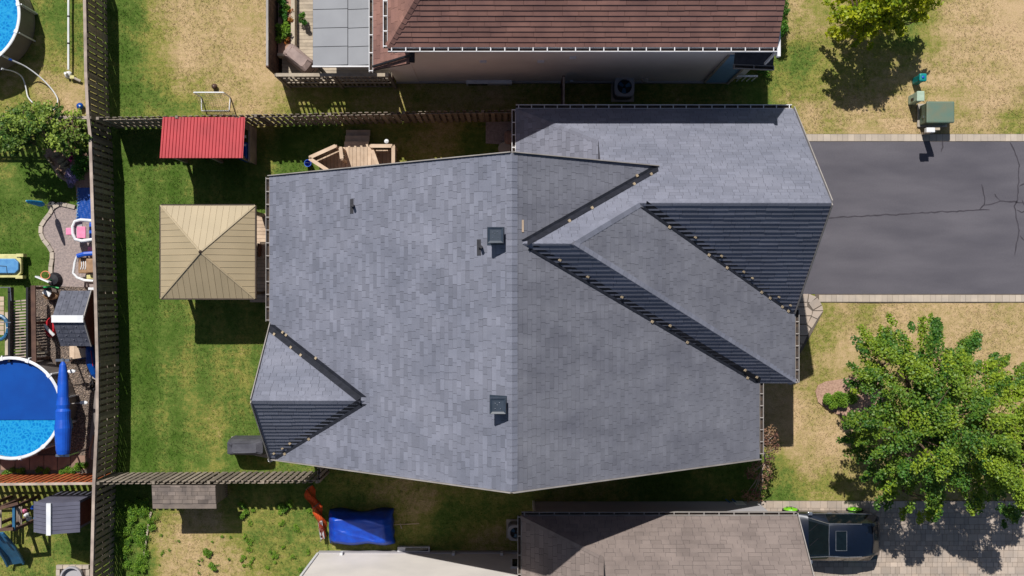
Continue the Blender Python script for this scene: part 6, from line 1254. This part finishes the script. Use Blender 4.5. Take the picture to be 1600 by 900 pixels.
rw = random.Random(77)
shrub('weed_patch', 'loose scatter of low green weeds across the sunny lower yard left of the netting', [(a+rw.uniform(-6, 6), b+rw.uniform(-6, 6), rw.uniform(.06, .13), .07) for a, b in [(rw.uniform(372, 492), rw.uniform(792, 892)) for _ in range(34)] if a+b*.55 < 960], M_shrub, .035, 26, 90, 'weeds', tones=(.5, .8, 1.0), rz=.12)
shrub('weed_patch', 'few stray weeds dotted over the bare soil left of the netting yard', [(rw.uniform(245, 365), rw.uniform(835, 896), rw.uniform(.04, .09), .05) for _ in range(16)], M_shrub, .03, 14, 91, 'weeds', tones=(.4, .8), rz=.12)
# grass blades over the lawns
ex = [(8.5, 26, -.4, 6.15), (-8.2, 8.35, -5.5, 3.8), (.5, 9.6, -2.7, 6.15), (-4.4, 8.2, 8.0, 14), (-7.4, .9, -14, -9.9), (.8, 9.4, -14, -7.95), (9.0, 26, -14, -7.93), (-8.7, -4.4, 7.95, 14)]
exp_ = [[(a, b) for a, b in ((56,446),(166,446),(166,741),(-60,741),(-60,560),(56,560))], [(-60,448),(60,448),(60,560),(-60,560)], [(62,232),(76,255),(90,280),(116,292),(120,322),(92,316),(76,328),(62,346),(64,376),(82,400),(76,447),(166,447),(166,232)],
        [(1240,458),(1266,458),(1288,486),(1243,562),(1210,580)], [(1276,612),(1290,594),(1350,588),(1390,620),(1345,658),(1296,644)], [(757,188),(810,188),(810,240),(757,226)], [(358,682),(430,684),(440,718),(358,708)], [(84,880),(144,880),(144,930),(84,930)]]
N_ = 150000; gx = rng.uniform(-20.5, 20.5, N_); gy = rng.uniform(-11.8, 11.8, N_); ok = np.ones(N_, bool)
for a, b, c, d_ in ex: ok &= ~((gx > a) & (gx < b) & (gy > c) & (gy < d_))
ppx = 800+gx*F/H; ppy = 458-gy*F/H
for pg in exp_:
    c = np.zeros(N_, bool); j = len(pg)-1
    for i in range(len(pg)):
        xi, yi = pg[i]; xj, yj = pg[j]; c ^= ((yi > ppy) != (yj > ppy)) & (ppx < (xj-xi)*(ppy-yi)/((yj-yi) or 1e-9)+xi); j = i
    ok &= ~c
gx, gy = gx[ok], gy[ok]; n = len(gx); dr = np.concatenate([dryness(gx[i:i+8000], gy[i:i+8000]) for i in range(0, n, 8000)])
K = 3; bx = np.repeat(gx, K)+rng.normal(size=n*K)*.02; by = np.repeat(gy, K)+rng.normal(size=n*K)*.02; dd = np.repeat(dr, K)+rng.normal(size=n*K)*.10
th = rng.uniform(0, 6.283, n*K); hgt = rng.uniform(.012, .034, n*K)*(1.25-.95*np.clip(dd, 0, 1)); ln = rng.uniform(.02, .05, n*K); wd = .008
v = np.stack([np.stack([bx-np.sin(th)*wd, by+np.cos(th)*wd, np.full(n*K, -.01)], 1), np.stack([bx+np.sin(th)*wd, by-np.cos(th)*wd, np.full(n*K, -.01)], 1), np.stack([bx+np.cos(th)*ln, by+np.sin(th)*ln, hgt], 1)], 1).reshape(-1, 3)
me = bpy.data.meshes.new('grass'); m_ = n*K; me.vertices.add(3*m_); me.vertices.foreach_set('co', v.ravel().astype(np.float32)); me.loops.add(3*m_); me.loops.foreach_set('vertex_index', np.arange(3*m_, dtype=np.int32)); me.polygons.add(m_); me.polygons.foreach_set('loop_start', np.arange(0, 3*m_, 3, dtype=np.int32)); me.polygons.foreach_set('loop_total', np.full(m_, 3, dtype=np.int32))
at = me.attributes.new('dry', 'FLOAT', 'FACE'); at.data.foreach_set('value', dd.astype(np.float32)); me.materials.append(M_lawn); me.update(calc_edges=True)
go = bpy.data.objects.new('grass', me); C.objects.link(go); tag(go, 'short green and sun dried grass blades over all the lawns', 'grass', kind='stuff')
